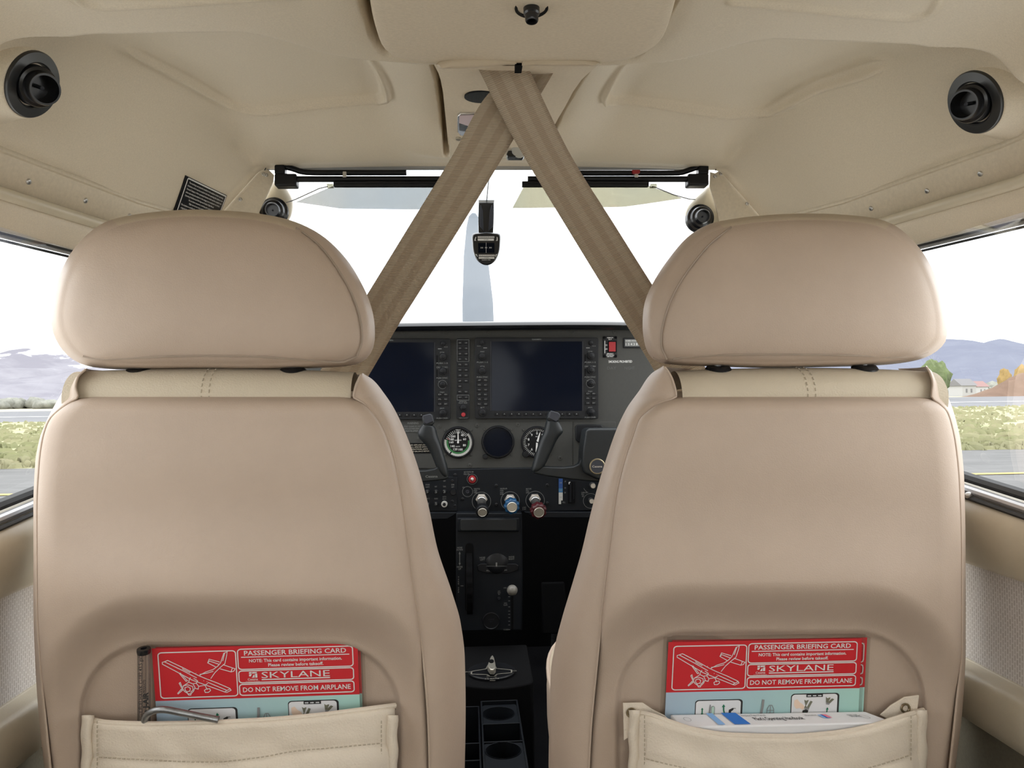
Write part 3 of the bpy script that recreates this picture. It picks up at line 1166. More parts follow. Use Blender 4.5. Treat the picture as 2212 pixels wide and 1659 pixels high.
    for k in range(8, len(prof) - 1):
        for i in range(n):
            p = out[i]
            if p.y < S['hc'][1] - 110 and lo < p.x < hi:
                mb.mi[k*n + i] = 1
    hr = obj('headrest', mb, [M['leather'], M['inset']], root, sharp=180)
    # seam piping on the headrest
    def hY(u, v):
        d = V((u, v)) - c
        ang = math.atan2(d.y, d.x)
        best = min(out, key=lambda p: abs((math.atan2(p.y - c.y, p.x - c.x) - ang + PI) % (2*PI) - PI))
        s_ = d.length/(best - c).length
        for k in range(12):
            if prof[k][0] <= s_ <= prof[k+1][0]:
                t = (s_ - prof[k][0])/(prof[k+1][0] - prof[k][0])
                return Y0 + prof[k][1] + (prof[k+1][1] - prof[k][1])*t
        return Y0 + .06
    for path in S['hseams']:
        mb = MB()
        pts = crom(path, 40, False)
        mb.tube([P(p.x, p.y, hY(p.x, p.y) - .0008) for p in pts], .0011, 6)
        obj('seam', mb, M['seam'], hr)
    # --- headrest posts in black bezels
    for u, v in S['posts']:
        b = P(u, v, .838)
        mb = MB()
        mb.lathe([(.0145, -.012), (.0145, .0), (.012, .003), (.006, .0035)], b, (0, -.25, 1), 24)
        pb = obj('post_bezel', mb, M['satin'], root)
        mb = MB()
        mb.tube([b + V((0, 0, -.03)), b + V((0, .006, .04))], .0048, 14)
        obj('headrest_post', mb, M['chrome'], root)
    # --- leather map pocket
    tp = S['ptop']
    ua, ub = tp[0][0], tp[-1][0]
    mb = MB()
    rows, uvs = [], []
    NP, NU = 26, 70
    seamv = S['pseam']
    for j in range(NP + 1):
        q = j/NP
        row = []
        for i in range(NU + 1):
            t = i/NU
            u = ua + (ub - ua)*t
            vt = ip(tp, u)
            v = vt + (VB - vt)*q
            bulge = S['pbulge']*(1 - abs(2*t - 1)**8)
            Y = .800 - bulge*(.75 + .25*sm(0, .6, q))
            dv = v - ip(seamv, u)
            Y += .0022*math.exp(-(dv/7)**2) - .003*sm(0, 40, dv)
            wr = noise.noise(V((u*.012 + S['cu'], v*.02 - u*.008, 0)))
            Y += .0030*wr*math.sin(PI*t)
            if j == 0:
                Y += .0035
            row.append(P(u, v, Y))
        rows.append(row)
    rows.insert(0, [p + V((0, .004, -.004)) for p in rows[0]])
    mb.sheet(rows)
    pk = obj('map_pocket', mb, M['cream'], root, sharp=180, solid=.0022, soff=-1)
    mb = MB()                                 # rolled hem
    mb.tube([p + V((0, .0015, -.0005)) for p in rows[1]], .0026, 8)
    obj('hem', mb, M['cream'], pk)
    for e0, e1 in S['pstrips']:               # folded side gussets
        mb = MB()
        rows2 = []
        for j in range(24):
            v = S['pstripv'] + (VB - S['pstripv'])*j/23
            row = []
            for k in range(11):
                a = PI*k/10
                u = (e0 + e1)/2 - (e1 - e0)/2*math.cos(a) + 1.6*math.sin(v*.09)
                row.append(P(u, v, .803 - .0125*math.sin(a)**.6))
            rows2.append(row)
        mb.sheet(rows2)
        for e in (0, -1):
            pass
        obj('gusset', mb, M['cream'], pk, sharp=180, solid=.0015)
    mb = MB()                                 # stitched seam of the top band
    k = 0
    u = ua + 30
    while u < ub - 32:
        t = (u - ua)/(ub - ua)
        def pp(uu):
            tt = (uu - ua)/(ub - ua)
            v = ip(seamv, uu)
            vt = ip(tp, uu)
            return P(uu, v, .800 - S['pbulge']*(1 - abs(2*tt - 1)**8)*(.75 + .25*sm(0, .6, (v - vt)/(VB - vt))) + .0002)
        mb.tube([pp(u), pp(u + 6)], .0006, 5)
        u += 10
    for us in S['pvst']:
        v = S['pstripv'] + 12
        while v < 1680:
            tt = (us - ua)/(ub - ua)
            mb.tube([P(us, v, .797 - S['pbulge']*(1 - abs(2*tt - 1)**8)*.8), P(us, v + 6, .797 - S['pbulge']*(1 - abs(2*tt - 1)**8)*.8)], .0006, 5)
            v += 10
    obj('stitching', mb, M['thread'], pk)
    # --- seat cushion and pedestal frame
    xi, xo = S['cush']
    mb = MB()
    rings = []
    xc, hx = (xi + xo)/2, abs(xo - xi)/2
    for zz, e in ((-.63, .90), (-.60, .97), (-.54, 1.0), (-.49, 1.0), (-.462, .985), (-.452, .95), (-.447, .9), (-.445, .5)):
        ring = []
        for k in range(48):
            a = 2*PI*k/48
            ca, sa = math.cos(a), math.sin(a)
            ring.append(V((xc + hx*e*abs(ca)**.35*math.copysign(1, ca), 1.14 + .235*e*abs(sa)**.35*math.copysign(1, sa), Z(zz - .02*(1 + sa)*(0 if zz > -.6 else 1) + .045*max(0, sa) - .03*max(0, -sa)))))
        rings.append(ring)
    mb.loft(rings)
    for i in range(len(mb.f)):
        if i >= 4*48:
            mb.mi[i] = 1
    cu = obj('seat_cushion', mb, [M['leather'], M['roll']], root, sharp=60)
    mb = MB()
    mb.tube(rings[4] + [rings[4][0]], .004, 8)
    obj('piping', mb, M['leather'], cu)
    mb = MB()
    mb.box((xc - hx*.8, .95, Z(-.79)), (xc + hx*.8, 1.30, Z(-.60)))
    mb.box((xc - hx*.9, .87, Z(-.66)), (xc + hx*.9, 1.0, Z(-.56)))
    obj('seat_base', mb, M['matte'], root, bevel=.01)
    # inner core that closes the back towards the front
    mb = MB()
    rows = []
    for j in range(30):
        v = 845 + (VB - 845)*j/29
        uL, uR = ip(S['oL'], v) + 62, ip(S['oR'], v) - 62
        rows.append([P(uL + (uR - uL)*i/12, v, .945 + .012*math.cos(i/12*2*PI)) for i in range(13)])
    mb.sheet(rows)
    obj('front_cover', mb, M['cream'], root, sharp=180)
    return root


SL = dict(side=-1, cu=520, label='left front airplane seat in taupe leather, metal hook and clear tube in its pocket',
          sL=[(857, 170), (870, 148), (885, 128), (905, 108), (930, 97), (960, 90), (1000, 85), (1100, 80), (1300, 81), (1450, 89), (1600, 103), (1659, 109), (1800, 122)],
          oL=[(795, 189), (812, 165), (838, 141), (865, 124), (890, 110), (915, 98), (950, 85), (1000, 76), (1100, 72), (1300, 72), (1450, 77), (1600, 89), (1659, 96), (1800, 110)],
          sR=[(857, 762), (870, 784), (885, 800), (920, 825), (955, 840), (1000, 853), (1080, 868), (1170, 880), (1250, 890), (1330, 902), (1430, 915), (1560, 925), (1659, 928), (1800, 930)],
          oR=[(806, 783), (820, 805), (850, 830), (880, 850), (945, 880), (1015, 905), (1090, 925), (1185, 945), (1275, 975), (1345, 995), (1420, 1004), (1530, 1006), (1659, 1004), (1800, 1000)],
          tL=[(795, 188), (815, 168), (838, 163), (857, 168)], tR=[(806, 782), (818, 775), (835, 768), (857, 764)],
          vtopL=795, vtopR=806, arch=(175, 863, 1391, 150), roll=(169, 768), rollv=856, stitch=466,
          head=[(110, 690), (114, 650), (128, 596), (152, 548), (190, 505), (232, 478), (300, 462), (400, 453), (490, 455), (570, 463), (640, 480), (700, 512), (750, 562), (785, 620), (804, 670), (810, 715), (806, 752), (788, 778), (755, 790), (680, 795), (560, 799), (420, 798), (300, 799), (225, 796), (178, 787), (142, 764), (118, 728)],
          hc=(462, 640), hshift=-10, inset=(232, 648),
          hseams=[[(180, 770), (220, 776), (320, 772), (420, 769), (540, 770), (640, 776), (730, 783), (752, 778), (772, 770)], [(640, 492), (690, 530), (732, 585), (762, 640), (778, 690), (782, 735), (772, 768)]],
          posts=[(300, 803), (632, 801)],
          ptop=[(184, 1552), (230, 1561), (320, 1564), (450, 1561), (560, 1556), (680, 1546), (760, 1536), (853, 1524)], pbulge=.026,
          pseam=[(190, 1634), (330, 1642), (452, 1646), (560, 1636), (633, 1623), (740, 1613), (850, 1603)],
          pstrips=[(177, 201), (833, 858)], pstripv=1545, pvst=(210, 824), cush=(-.105, -.50))
SR = dict(side=1, cu=1700, label='right front airplane seat in taupe leather, white booklet in its pocket',
          sL=[(857, 1452), (870, 1424), (885, 1402), (905, 1381), (940, 1368), (1000, 1348), (1080, 1330), (1160, 1320), (1240, 1310), (1310, 1302), (1390, 1294), (1480, 1285), (1580, 1276), (1659, 1272), (1800, 1268)],
          oL=[(790, 1433), (808, 1406), (845, 1380), (880, 1355), (925, 1333), (990, 1310), (1055, 1290), (1125, 1272), (1185, 1258), (1255, 1238), (1335, 1214), (1390, 1200), (1450, 1190), (1540, 1187), (1659, 1185), (1800, 1186)],
          sR=[(857, 2010), (872, 2030), (890, 2046), (920, 2056), (960, 2064), (1040, 2072), (1200, 2077), (1400, 2077), (1520, 2066), (1659, 2051), (1800, 2036)],
          oR=[(790, 2001), (808, 2018), (830, 2034), (860, 2049), (900, 2063), (960, 2076), (1040, 2083), (1200, 2086), (1400, 2086), (1520, 2080), (1659, 2064), (1800, 2050)],
          tL=[(790, 1434), (808, 1447), (830, 1456), (857, 1461)], tR=[(790, 2000), (808, 2010), (830, 2015), (857, 2013)],
          vtopL=790, vtopR=790, arch=(1333, 1996, 1367, 150), roll=(1456, 2009), rollv=852, stitch=1725,
          head=[(1388, 695), (1393, 652), (1410, 612), (1440, 565), (1482, 515), (1525, 487), (1570, 475), (1650, 465), (1745, 461), (1840, 465), (1908, 476), (1955, 503), (1998, 552), (2028, 615), (2043, 675), (2046, 715), (2040, 742), (2012, 766), (1972, 780), (1900, 789), (1780, 793), (1660, 795), (1550, 792), (1470, 789), (1425, 783), (1402, 766), (1391, 735)],
          hc=(1718, 638), hshift=10, inset=(1545, 1915),
          hseams=[[(1412, 772), (1440, 778), (1480, 772), (1560, 767), (1700, 766), (1850, 768), (1940, 772), (1985, 766), (2004, 760)], [(1580, 490), (1530, 530), (1480, 592), (1450, 645), (1432, 700), (1428, 745), (1440, 776)]],
          posts=[(1552, 797), (1868, 795)],
          ptop=[(1366, 1536), (1400, 1543), (1450, 1560), (1500, 1576), (1580, 1588), (1700, 1591), (1800, 1584), (1880, 1570), (1940, 1551), (1996, 1534)], pbulge=.036,
          pseam=[(1370, 1632), (1440, 1650), (1560, 1672), (1700, 1680), (1850, 1664), (1940, 1640), (1990, 1622)],
          pstrips=[(1359, 1384), (1975, 2001)], pstripv=1534, pvst=(1392, 1968), cush=(.072, .50))
seatL = make_seat(SL)
seatR = make_seat(SR)

# open rear flaps of the right pocket, with eyelets
for poly, ring, nm in (([(1346, 1519), (1388, 1518), (1410, 1533), (1436, 1546), (1451, 1560), (1448, 1575), (1420, 1575), (1380, 1570), (1362, 1590), (1348, 1600)], (1364, 1540), 'l'),
                       ([(1986, 1502), (1955, 1506), (1925, 1524), (1902, 1545), (1930, 1560), (1960, 1556), (1978, 1560), (1982, 1534)], (1956, 1530), 'r')):
    mb = MB()
    mb.prism([P(u, v, .800 - .0001*k) for k, (u, v) in enumerate(poly)], (0, .002, 0))
    pk = [o for o in seatR.children if o.name.startswith('map_pocket')][0]
    f = obj('pocket_flap', mb, M['cream'], pk, bevel=.0006)
    mb = MB()
    c = P(ring[0], ring[1], .7985)
    mb.lathe([(.0030, 0), (.0036, .0012), (.0050, .0014), (.0056, 0)], c, (0, -1, 0), 20, cap=False)
    obj('eyelet', mb, M['brass'], pk)

# ================================================================== BRIEFING CARDS AND POCKET CONTENTS
class Quad:
    """card face: local (a, b) in [0,1]^2 from the top left corner, in true 3D on one plane"""
    def __init__(s, px, Y, lean=0.0):
        s.c = [P(u, v, Y + lean*k) for (u, v), k in zip(px, (0, 0, 1, 1))]   # tl tr br bl
        s.n = (s.c[1] - s.c[0]).cross(s.c[3] - s.c[0]).normalized()
        if s.n.y > 0:
            s.n = -s.n
        s.px = px

    def at(s, a, b, h=0):
        tl, tr, br, bl = s.c
        return tl.lerp(tr, a).lerp(bl.lerp(br, a), b) + s.n*h

    def inv(s, u, v):                         # px -> (a, b)
        tl, tr, br, bl = [V(p) for p in s.px]
        a, b = .5, .5
        for _ in range(25):
            p = tl.lerp(tr, a).lerp(bl.lerp(br, a), b)
            da = tr.lerp(br, b) - tl.lerp(bl, b)
            db = bl.lerp(br, a) - tl.lerp(tr, a)
            e = V((u, v)) - p
            det = da.x*db.y - da.y*db.x
            a += (e.x*db.y - e.y*db.x)/det
            b += (da.x*e.y - da.y*e.x)/det
        return a, b

    def pxat(s, u, v, h=0):
        a, b = s.inv(u, v)
        return s.at(a, b, h)


H1 = .0005


def q_poly(mb, q, pts, h=H1, mi=0):
    h += lift()
    mb.add([q.at(a, b, h) for a, b in pts], [tuple(range(len(pts)))], mi)


_lift = [0]


def lift():                                   # every stroke of print lies on its own hair-thin layer
    _lift[0] = (_lift[0] + 1) % 36
    return _lift[0]*1.2e-5


def q_line(mb, q, pts, w=.0009, h=H1, mi=0, closed=False):
    h += lift()
    ps = []
    for a, b in pts:
        p = q.at(a, b, h)
        if not ps or (p - ps[-1]).length > 2e-5:
            ps.append(p)
    if closed and (ps[0] - ps[-1]).length < 2e-5:
        ps.pop()
    n = len(ps)
    if n < 2:
        return
    vs = []
    for i in range(n):
        d0 = (ps[i] - ps[i - 1]).normalized() if (i > 0 or closed) else (ps[1] - ps[0]).normalized()
        d1 = (ps[(i + 1) % n] - ps[i]).normalized() if (i < n - 1 or closed) else d0
        s0, s1 = d0.cross(q.n), d1.cross(q.n)
        m = s0 + s1
        m = m.normalized() if m.length > 1e-4 else s1
        k = min(1.6, 1/max(.3, m.dot(s1)))
        vs += [ps[i] - m*w*.5*k, ps[i] + m*w*.5*k]
    fs = [(2*i, 2*i + 1, 2*((i + 1) % n) + 1, 2*((i + 1) % n)) for i in range(n if closed else n - 1)]
    mb.add(vs, fs, mi)


def rrect(a0, b0, a1, b1, ra, rb, n=5):
    pts = []
    for cx, cy, st in ((a1 - ra, b0 + rb, -.5), (a1 - ra, b1 - rb, 0), (a0 + ra, b1 - rb, .5), (a0 + ra, b0 + rb, 1)):
        for k in range(n + 1):
            t = (st + .5*k/n)*PI
            pts.append((cx + ra*math.cos(t), cy + rb*math.sin(t)))
    return pts


def q_text(mb, q, s, a, b, hfrac, wfrac, bold=.012, mi=0, h=H1):
    """text centred at (a, b), fitted to wfrac of the card width, cap height hfrac of card height"""
    vs, fs = text_geo(s, bold)
    xs = [p[0] for p in vs]
    lo, hi = min(xs), max(xs)
    mb.add([q.at(a + ((p[0] - lo)/(hi - lo) - .5)*wfrac, b - (p[1] - .5)*hfrac, h) for p in vs], fs, mi)


def make_card(q, label, group, detail=True, gs=1.0):
    """laminated briefing card: red header over a pale pictogram field; a, b are fractions of the card"""
    c0 = q.at(.5, 1)
    t = thing('briefing_card', label, 'card', c0, group)
    HB = .335                                  # bottom of the red header
    mb = MB()
    q0 = [q.at(-.025, -.035, -.0008), q.at(1.02, -.035, -.0008), q.at(1.02, 1.0, -.0008), q.at(-.025, 1.0, -.0008)]
    mb.prism(q0, q.n*.00012)
    obj('plastic_sleeve', mb, M['sleeve'], t)
    mb = MB()
    mb.prism([q.at(0, 0, -.0004), q.at(1, 0, -.0004), q.at(1, HB, -.0004), q.at(0, HB, -.0004)], q.n*.0006)
    obj('red_header', mb, M['cardred'], t)
    mb = MB()
    n = 8
    for i in range(n):
        a0, a1 = i/n, (i + 1)/n
        mb.add([q.at(a0, HB, .0002), q.at(a1, HB, .0002), q.at(a1, 1, .0002), q.at(a0, 1, .0002)], [(0, 1, 2, 3)], 0, [(a0, 0), (a1, 0), (a1, 1), (a0, 1)])
    obj('pictogram_field', mb, M['cardgrad'], t)
    if not detail:
        mb = MB()
        for b0, b1 in ((.035, .165), (.18, .245), (.265, .32)):
            q_line(mb, q, [(.97, b0), (.982, b0 + .006), (.985, b0 + .02), (.985, b1 - .02), (.982, b1 - .006), (.97, b1)], .0012)
        obj('white_print', mb, M['white'], t)
        return t
    w = MB()
    ln = .00075
    # frames
    q_line(w, q, rrect(.028, .028, .402, .318, .018, .018), .0011, closed=True)
    q_line(w, q, rrect(.412, .020, .975, .150, .018, .018), .0011, closed=True)
    q_line(w, q, rrect(.412, .160, .975, .236, .016, .016), .0011, closed=True)
    q_line(w, q, rrect(.412, .246, .975, .316, .016, .016), .0011, closed=True)
    q_text(w, q, 'PASSENGER BRIEFING CARD', .693, .046, .030, .50, .014)
    q_line(w, q, [(.428, .072), (.958, .072)], .0009)
    q_text(w, q, 'NOTE: This card contains important information.', .693, .096, .020, .455, .02)
    q_text(w, q, 'Please review before takeoff.', .693, .126, .020, .27, .02)
    q_text(w, q, 'SKYLANE', .690, .190, .040, .335, .0)
    q_line(w, q, [(.522, .219), (.858, .219)], .0011)
    q_text(w, q, 'DO NOT REMOVE FROM AIRPLANE', .693, .281, .030, .53, .014)
    # maker's mark: slanted fin made of blocks over its name
    for pts in ([(.462, .168), (.476, .168), (.474, .178), (.462, .180)], [(.478, .168), (.502, .168), (.498, .177), (.477, .179)],
                [(.462, .183), (.476, .181), (.470, .196), (.462, .196)], [(.478, .200), (.484, .186), (.488, .186), (.488, .205), (.474, .205)],
                [(.491, .182), (.502, .178), (.502, .205), (.491, .205)]):
        q_poly(w, q, pts)
    q_text(w, q, 'Cessna', .479, .215, .013, .050, .012)
    q_text(w, q, 'A Textron Company', .478, .2275, .005, .068, .0)
    # line drawing of a high wing airplane, nose to the lower left
    L = lambda *p: q_line(w, q, list(p), ln)
    fx = lambda x, y: (.028 + .374*x, .028 + .290*y)       # local frame of the picture box
    LL = lambda pts, cl=False: q_line(w, q, [fx(*p) for p in pts], ln, closed=cl)
    LL([(.05, .21), (.09, .19), (.12, .17), (.30, .33), (.50, .52), (.60, .60), (.74, .70), (.90, .83), (.915, .87), (.86, .915), (.84, .91), (.60, .745), (.42, .62), (.30, .50), (.16, .36), (.05, .25), (.05, .21)], True)
    LL([(.08, .20), (.30, .40), (.48, .575)])
    LL([(.62, .68), (.86, .87)])
    LL([(.30, .36), (.335, .40), (.40, .455)])
    LL([(.66, .71), (.70, .745), (.72, .76)])
    LL([(.83, .90), (.90, .84)])
    # fuselage, tail
    LL([(.52, .52), (.60, .45), (.70, .40), (.76, .33), (.80, .26), (.85, .05), (.895, .02), (.885, .10), (.855, .28), (.80, .35), (.72, .47), (.66, .60)])
    LL([(.52, .50), (.62, .475), (.70, .44)])
    LL([(.83, .22), (.86, .05)])
    LL([(.78, .29), (.66, .21), (.635, .25), (.74, .35)])
    LL([(.635, .25), (.655, .17), (.79, .24)])
    LL([(.83, .30), (.985, .40), (.965, .45), (.93, .465), (.79, .39)])
    LL([(.95, .38), (.93, .46)])
    # cabin, cowling
    LL([(.40, .56), (.38, .62), (.375, .66), (.42, .70), (.47, .69), (.49, .64), (.44, .58)])
    LL([(.375, .66), (.34, .70), (.30, .74), (.29, .80), (.31, .86), (.36, .92), (.40, .91), (.43, .86), (.45, .78), (.43, .71)])
    LL([(.30, .74), (.36, .72), (.42, .76), (.425, .83), (.39, .89)])
    LL([(.32, .78), (.36, .76), (.39, .80), (.38, .86), (.34, .87), (.32, .83)], True)
    LL([(.34, .87), (.36, .945), (.39, .945), (.395, .91)])
    LL([(.47, .69), (.50, .76), (.58, .74), (.62, .70)])
    LL([(.50, .76), (.49, .82), (.45, .80)])
    LL([(.25, .44), (.34, .64), (.36, .63), (.27, .45)])
    LL([(.58, .74), (.61, .84)])
    LL([(.57, .85), (.60, .82), (.64, .82), (.65, .86), (.62, .90), (.58, .90)], True)
    # propeller
    LL([(.28, .79), (.25, .68), (.265, .66), (.285, .77)])
    LL([(.28, .80), (.22, .90), (.225, .915), (.29, .83)])
    LL([(.29, .80), (.265, .82), (.28, .83)])
    for p in ((.40, .43), (.47, .47), (.565, .64), (.605, .665)):
        LL([p, (p[0] + .006, p[1] + .004)])
    obj('white_print', w, M['white'], t)
    # pictograms
    k = MB()                                   # mats: 0 white paper, 1 black, 2 green, 3 tan, 4 olive, 5 mint, 6 grey, 7 rose
    for a0, a1, b0 in ((.155, .385, .395), (.648, .885, .368)):
        q_poly(k, q, rrect(a0 - .004, b0 - .006, a1 + .010, b0 + .346, .02, .02), H1*.6, 1)
        q_poly(k, q, rrect(a0, b0, a1, b0 + .335, .018, .018), H1, 0)
    q_poly(k, q, [(.722, .366), (.808, .366), (.808, .386), (.722, .386)], H1*1.6, 1)
    for a in (.728, .755, .782):
        q_line(k, q, [(a, .376), (a + .016, .376)], .0009, H1*2.2, 0)
        q_poly(k, q, [(a + .012, .371), (a + .020, .376), (a + .012, .381)], H1*2.2, 0)
    h2 = H1*1.8
    # seat back and arrows in the first box
    q_line(k, q, [(.228, .42), (.226, .47), (.222, .50), (.228, .52)], .0013, h2, 6)
    q_poly(k, q, rrect(.234, .43, .250, .50, .008, .012), h2, 5)
    q_line(k, q, rrect(.234, .43, .250, .50, .008, .012), .0005, h2*1.2, 6, True)
    q_line(k, q, [(.204, .51), (.25, .52), (.256, .505)], .0013, h2, 6)
    q_poly(k, q, [(.208, .52), (.255, .515), (.25, .60), (.215, .60)], h2, 6)
    for aa, bb, l in ((.188, .44, .05), (.352, .49, .03)):
        q_line(k, q, [(aa, bb + .008), (aa, bb + l - .008)], .0013, h2, 2)
        q_poly(k, q, [(aa - .007, bb + .012), (aa, bb), (aa + .007, bb + .012)], h2, 2)
    q_poly(k, q, [(.181, .478), (.188, .49), (.195, .478)], h2, 2)
    q_line(k, q, [(.305, .49), (.298, .46), (.297, .432)], .0016, h2, 2)
    q_poly(k, q, [(.288, .440), (.296, .420), (.306, .436)], h2, 2)
    q_poly(k, q, [(.325, .458), (.345, .445), (.352, .450), (.345, .462), (.336, .47), (.336, .50), (.328, .515), (.310, .515), (.314, .502), (.323, .495)], h2, 1)
    q_line(k, q, [(.345, .448), (.360, .450)], .0008, h2, 6)
    # seat and belt between the boxes
    q_line(k, q, [(.500, .395), (.498, .44), (.492, .49), (.488, .56)], .0026, h2, 6)
    q_line(k, q, [(.520, .50), (.522, .46), (.532, .435), (.546, .435), (.556, .46), (.558, .50)], .0007, h2, 6)
    q_poly(k, q, [(.513, .52), (.520, .495), (.535, .485), (.555, .488), (.568, .505), (.576, .56), (.512, .56)], h2*.8, 5)
    q_line(k, q, [(.513, .52), (.520, .495), (.535, .485), (.555, .488), (.568, .505), (.576, .56)], .0007, h2, 6)
    q_line(k, q, [(.538, .437), (.538, .56)], .0007, h2, 6)
    q_line(k, q, [(.522, .468), (.556, .468)], .0006, h2, 6)
    # hands and belt ends in the second box
    q_poly(k, q, [(.660, .405), (.676, .398), (.690, .420), (.705, .432), (.716, .452), (.706, .470), (.690, .458), (.672, .462), (.660, .440)], h2, 3)
    q_poly(k, q, [(.712, .402), (.722, .410), (.733, .404), (.735, .408), (.722, .445), (.728, .452), (.745, .410), (.756, .416), (.738, .462), (.714, .455), (.720, .440)], h2, 4)
    q_poly(k, q, [(.716, .452), (.740, .458), (.737, .470), (.713, .463)], h2*1.2, 6)
    q_poly(k, q, [(.706, .474), (.722, .466), (.736, .474), (.726, .52), (.704, .52)], h2, 1)
    q_poly(k, q, [(.712, .486), (.720, .484), (.720, .500), (.712, .502)], h2*1.3, 2)
    q_poly(k, q, [(.824, .386), (.832, .396), (.846, .390), (.848, .396), (.838, .418), (.856, .398), (.868, .404), (.846, .432), (.826, .426)], h2, 4)
    q_poly(k, q, [(.828, .424), (.846, .428), (.842, .440), (.826, .436)], h2*1.2, 6)
    q_line(k, q, [(.832, .49), (.834, .468)], .0011, h2, 2)
    q_poly(k, q, [(.827, .472), (.835, .456), (.841, .472)], h2, 2)
    q_line(k, q, [(.815, .505), (.825, .498), (.840, .500)], .0022, h2, 7)
    obj('pictograms', k, [M['paper'], M['ink'], M['inkgreen'], M['inktan'], M['inkolive'], M['inkmint'], M['inkgrey'], M['inkrose']], t)
    return t


def grow(px, tl):                              # px corners given for header; card height extended down
    return px


YC = .8085
# corners: tl, tr, br, bl (the cards reach down into the pockets)
qa = Quad([(328, 1401), (772, 1388), (786, 1722), (352, 1740)], YC)
make_card(qa, 'red headed briefing card beside the clear tube in the left seat pocket', 'briefing cards in the seat pockets')
qa2 = Quad([(336, 1398), (778, 1386), (790, 1720), (350, 1738)], YC + .0035)
make_card(qa2, 'briefing card almost hidden behind the front one in the left seat pocket', 'briefing cards in the seat pockets', False)
qb = Quad([(1444, 1387), (1862, 1379), (1846, 1700), (1428, 1713)], YC)
make_card(qb, 'red headed briefing card above the white booklet in the right seat pocket', 'briefing cards in the seat pockets')
qb2 = Quad([(1452, 1383), (1873, 1377), (1856, 1698), (1440, 1710)], YC + .0035)
make_card(qb2, 'briefing card peeking out at the right behind the front card above the booklet', 'briefing cards in the seat pockets', False)

# clear fuel dipstick tube
t = thing('fuel_dipstick', 'clear plastic dipstick tube with black lettering in the left seat pocket', 'dipstick', P(310, 1700, .800))
mb = MB()
mb.tube([P(311, 1409, .803), P(311, 1730, .803)], .0062, 20)
obj('tube', mb, M['clear'], t)
mb = MB()
mb.tube([P(311, 1415, .803), P(311, 1730, .803)], .0022, 12)
obj('bore', mb, M['clear'], t)
mb = MB()
mb.lathe([(.0064, 0), (.0068, .003), (.0064, .005), (.0030, .0052), (.0028, .002), (0, .002)], P(311, 1411, .801), (0, -.15, 1), 20)
obj('end_ring', mb, M['satin'], t)
mb = MB()
zx, xx = V((0, 0, 1)), V((-1, 0, 0))
letter(mb, 'FUELHAWK C-182 43.5 gal', P(303.5, 1476, .7965), zx, xx, .0036, fit=.052, bold=.01)
letter(mb, 'PRODUCTS', P(311.5, 1483, .7965), zx, xx, .0024, fit=.013, bold=.02)
letter(mb, 'J-AIR', P(314.5, 1513, .7965), zx, xx, .0048, fit=.0165, bold=.05)
letter(mb, 'Plantation FL', P(304.5, 1550, .7965), zx, xx, .0030, fit=.014, bold=.01)
letter(mb, 'usable', P(314, 1549, .7965), zx, xx, .0040, fit=.0135, bold=.04)
obj('lettering', mb, M['ink'], t)

# bent steel hook
t = thing('steel_hook', 'bent grey steel rod hooked over the left seat pocket edge', 'hook', P(312, 1640, .793))
mb = MB()
pth = crom([(312, 1650), (312, 1590), (312, 1560), (318, 1544), (334, 1535), (356, 1533), (400, 1541), (440, 1549), (472, 1555)], 48, False)
mb.tube([P(p.x, p.y, .7895 - .007*sm(10, 24, i)) for i, p in enumerate(pth)], .0033, 14)
obj('rod', mb, M['dull_steel'], t, sharp=60)

# white booklet box in the right pocket
t = thing('booklet', 'thick white booklet with blue stripes tucked in the right seat pocket', 'booklet', P(1700, 1640, .775))
bl, br = P(1470, 1571, .784), P(1932, 1560, .784)
tl, tr = P(1447, 1543, .803), P(1868, 1536, .803)
dn = V((0, .002, -.11))
mb = MB()
mb.loft([[bl, br, tr, tl], [bl + dn, br + dn, tr + dn, tl + dn]])
obj('cover', mb, M['paper'], t, bevel=.0015)
qs = Quad.__new__(Quad)
qs.c = [tl, tr, br, bl]
qs.n = V((0, 0, 1))
mb = MB()
for a0, a1, mi in ((.180, .212, 0), (.255, .330, 1)):
    q_poly(mb, qs, [(a0, .03), (a1, .03), (a1, .94), (a0, .94)], .0006, mi)
q_text(mb, qs, "Pilot's Operating Handbook", .50, .52, .24, .24, .012, 2, .0006)
q_text(mb, qs, 'Airplane Flight Manual', .40, .24, .14, .12, .0, 3, .0006)
q_text(mb, qs, 'Information', .68, .30, .14, .06, .0, 3, .0006)
q_text(mb, qs, 'SKYLANE', .885, .42, .22, .05, .02, 3, .0006)
for a, mi in ((.715, 0), (.735, 4), (.728, 1)):
    q_poly(mb, qs, [(a, .3), (a + .02, .34), (a + .018, .62), (a - .002, .58)], .0006 + .0001*mi, mi)
for a, b in ((.06, .48), (.92, .55)):
    q_line(mb, qs, [(a + .016*math.cos(k*PI/8), b + .16*math.sin(k*PI/8)) for k in range(16)], .0004, .0006, 3, True)
obj('spine_print', mb, [M['cardlight'], M['cardblue'], M['ink'], M['inkgrey'], M['inkrose']], t)
qf = Quad.__new__(Quad)
qf.c = [bl, br, br + dn, bl + dn]
qf.n = V((0, -1, 0))
mb = MB()
for a0, a1 in ((.165, .186), (.225, .292)):
    q_poly(mb, qf, [(a0, .085), (a1, .085), (a1, .5), (a0, .5)], .0012)
obj('front_print', mb, M['cardblue'], t)

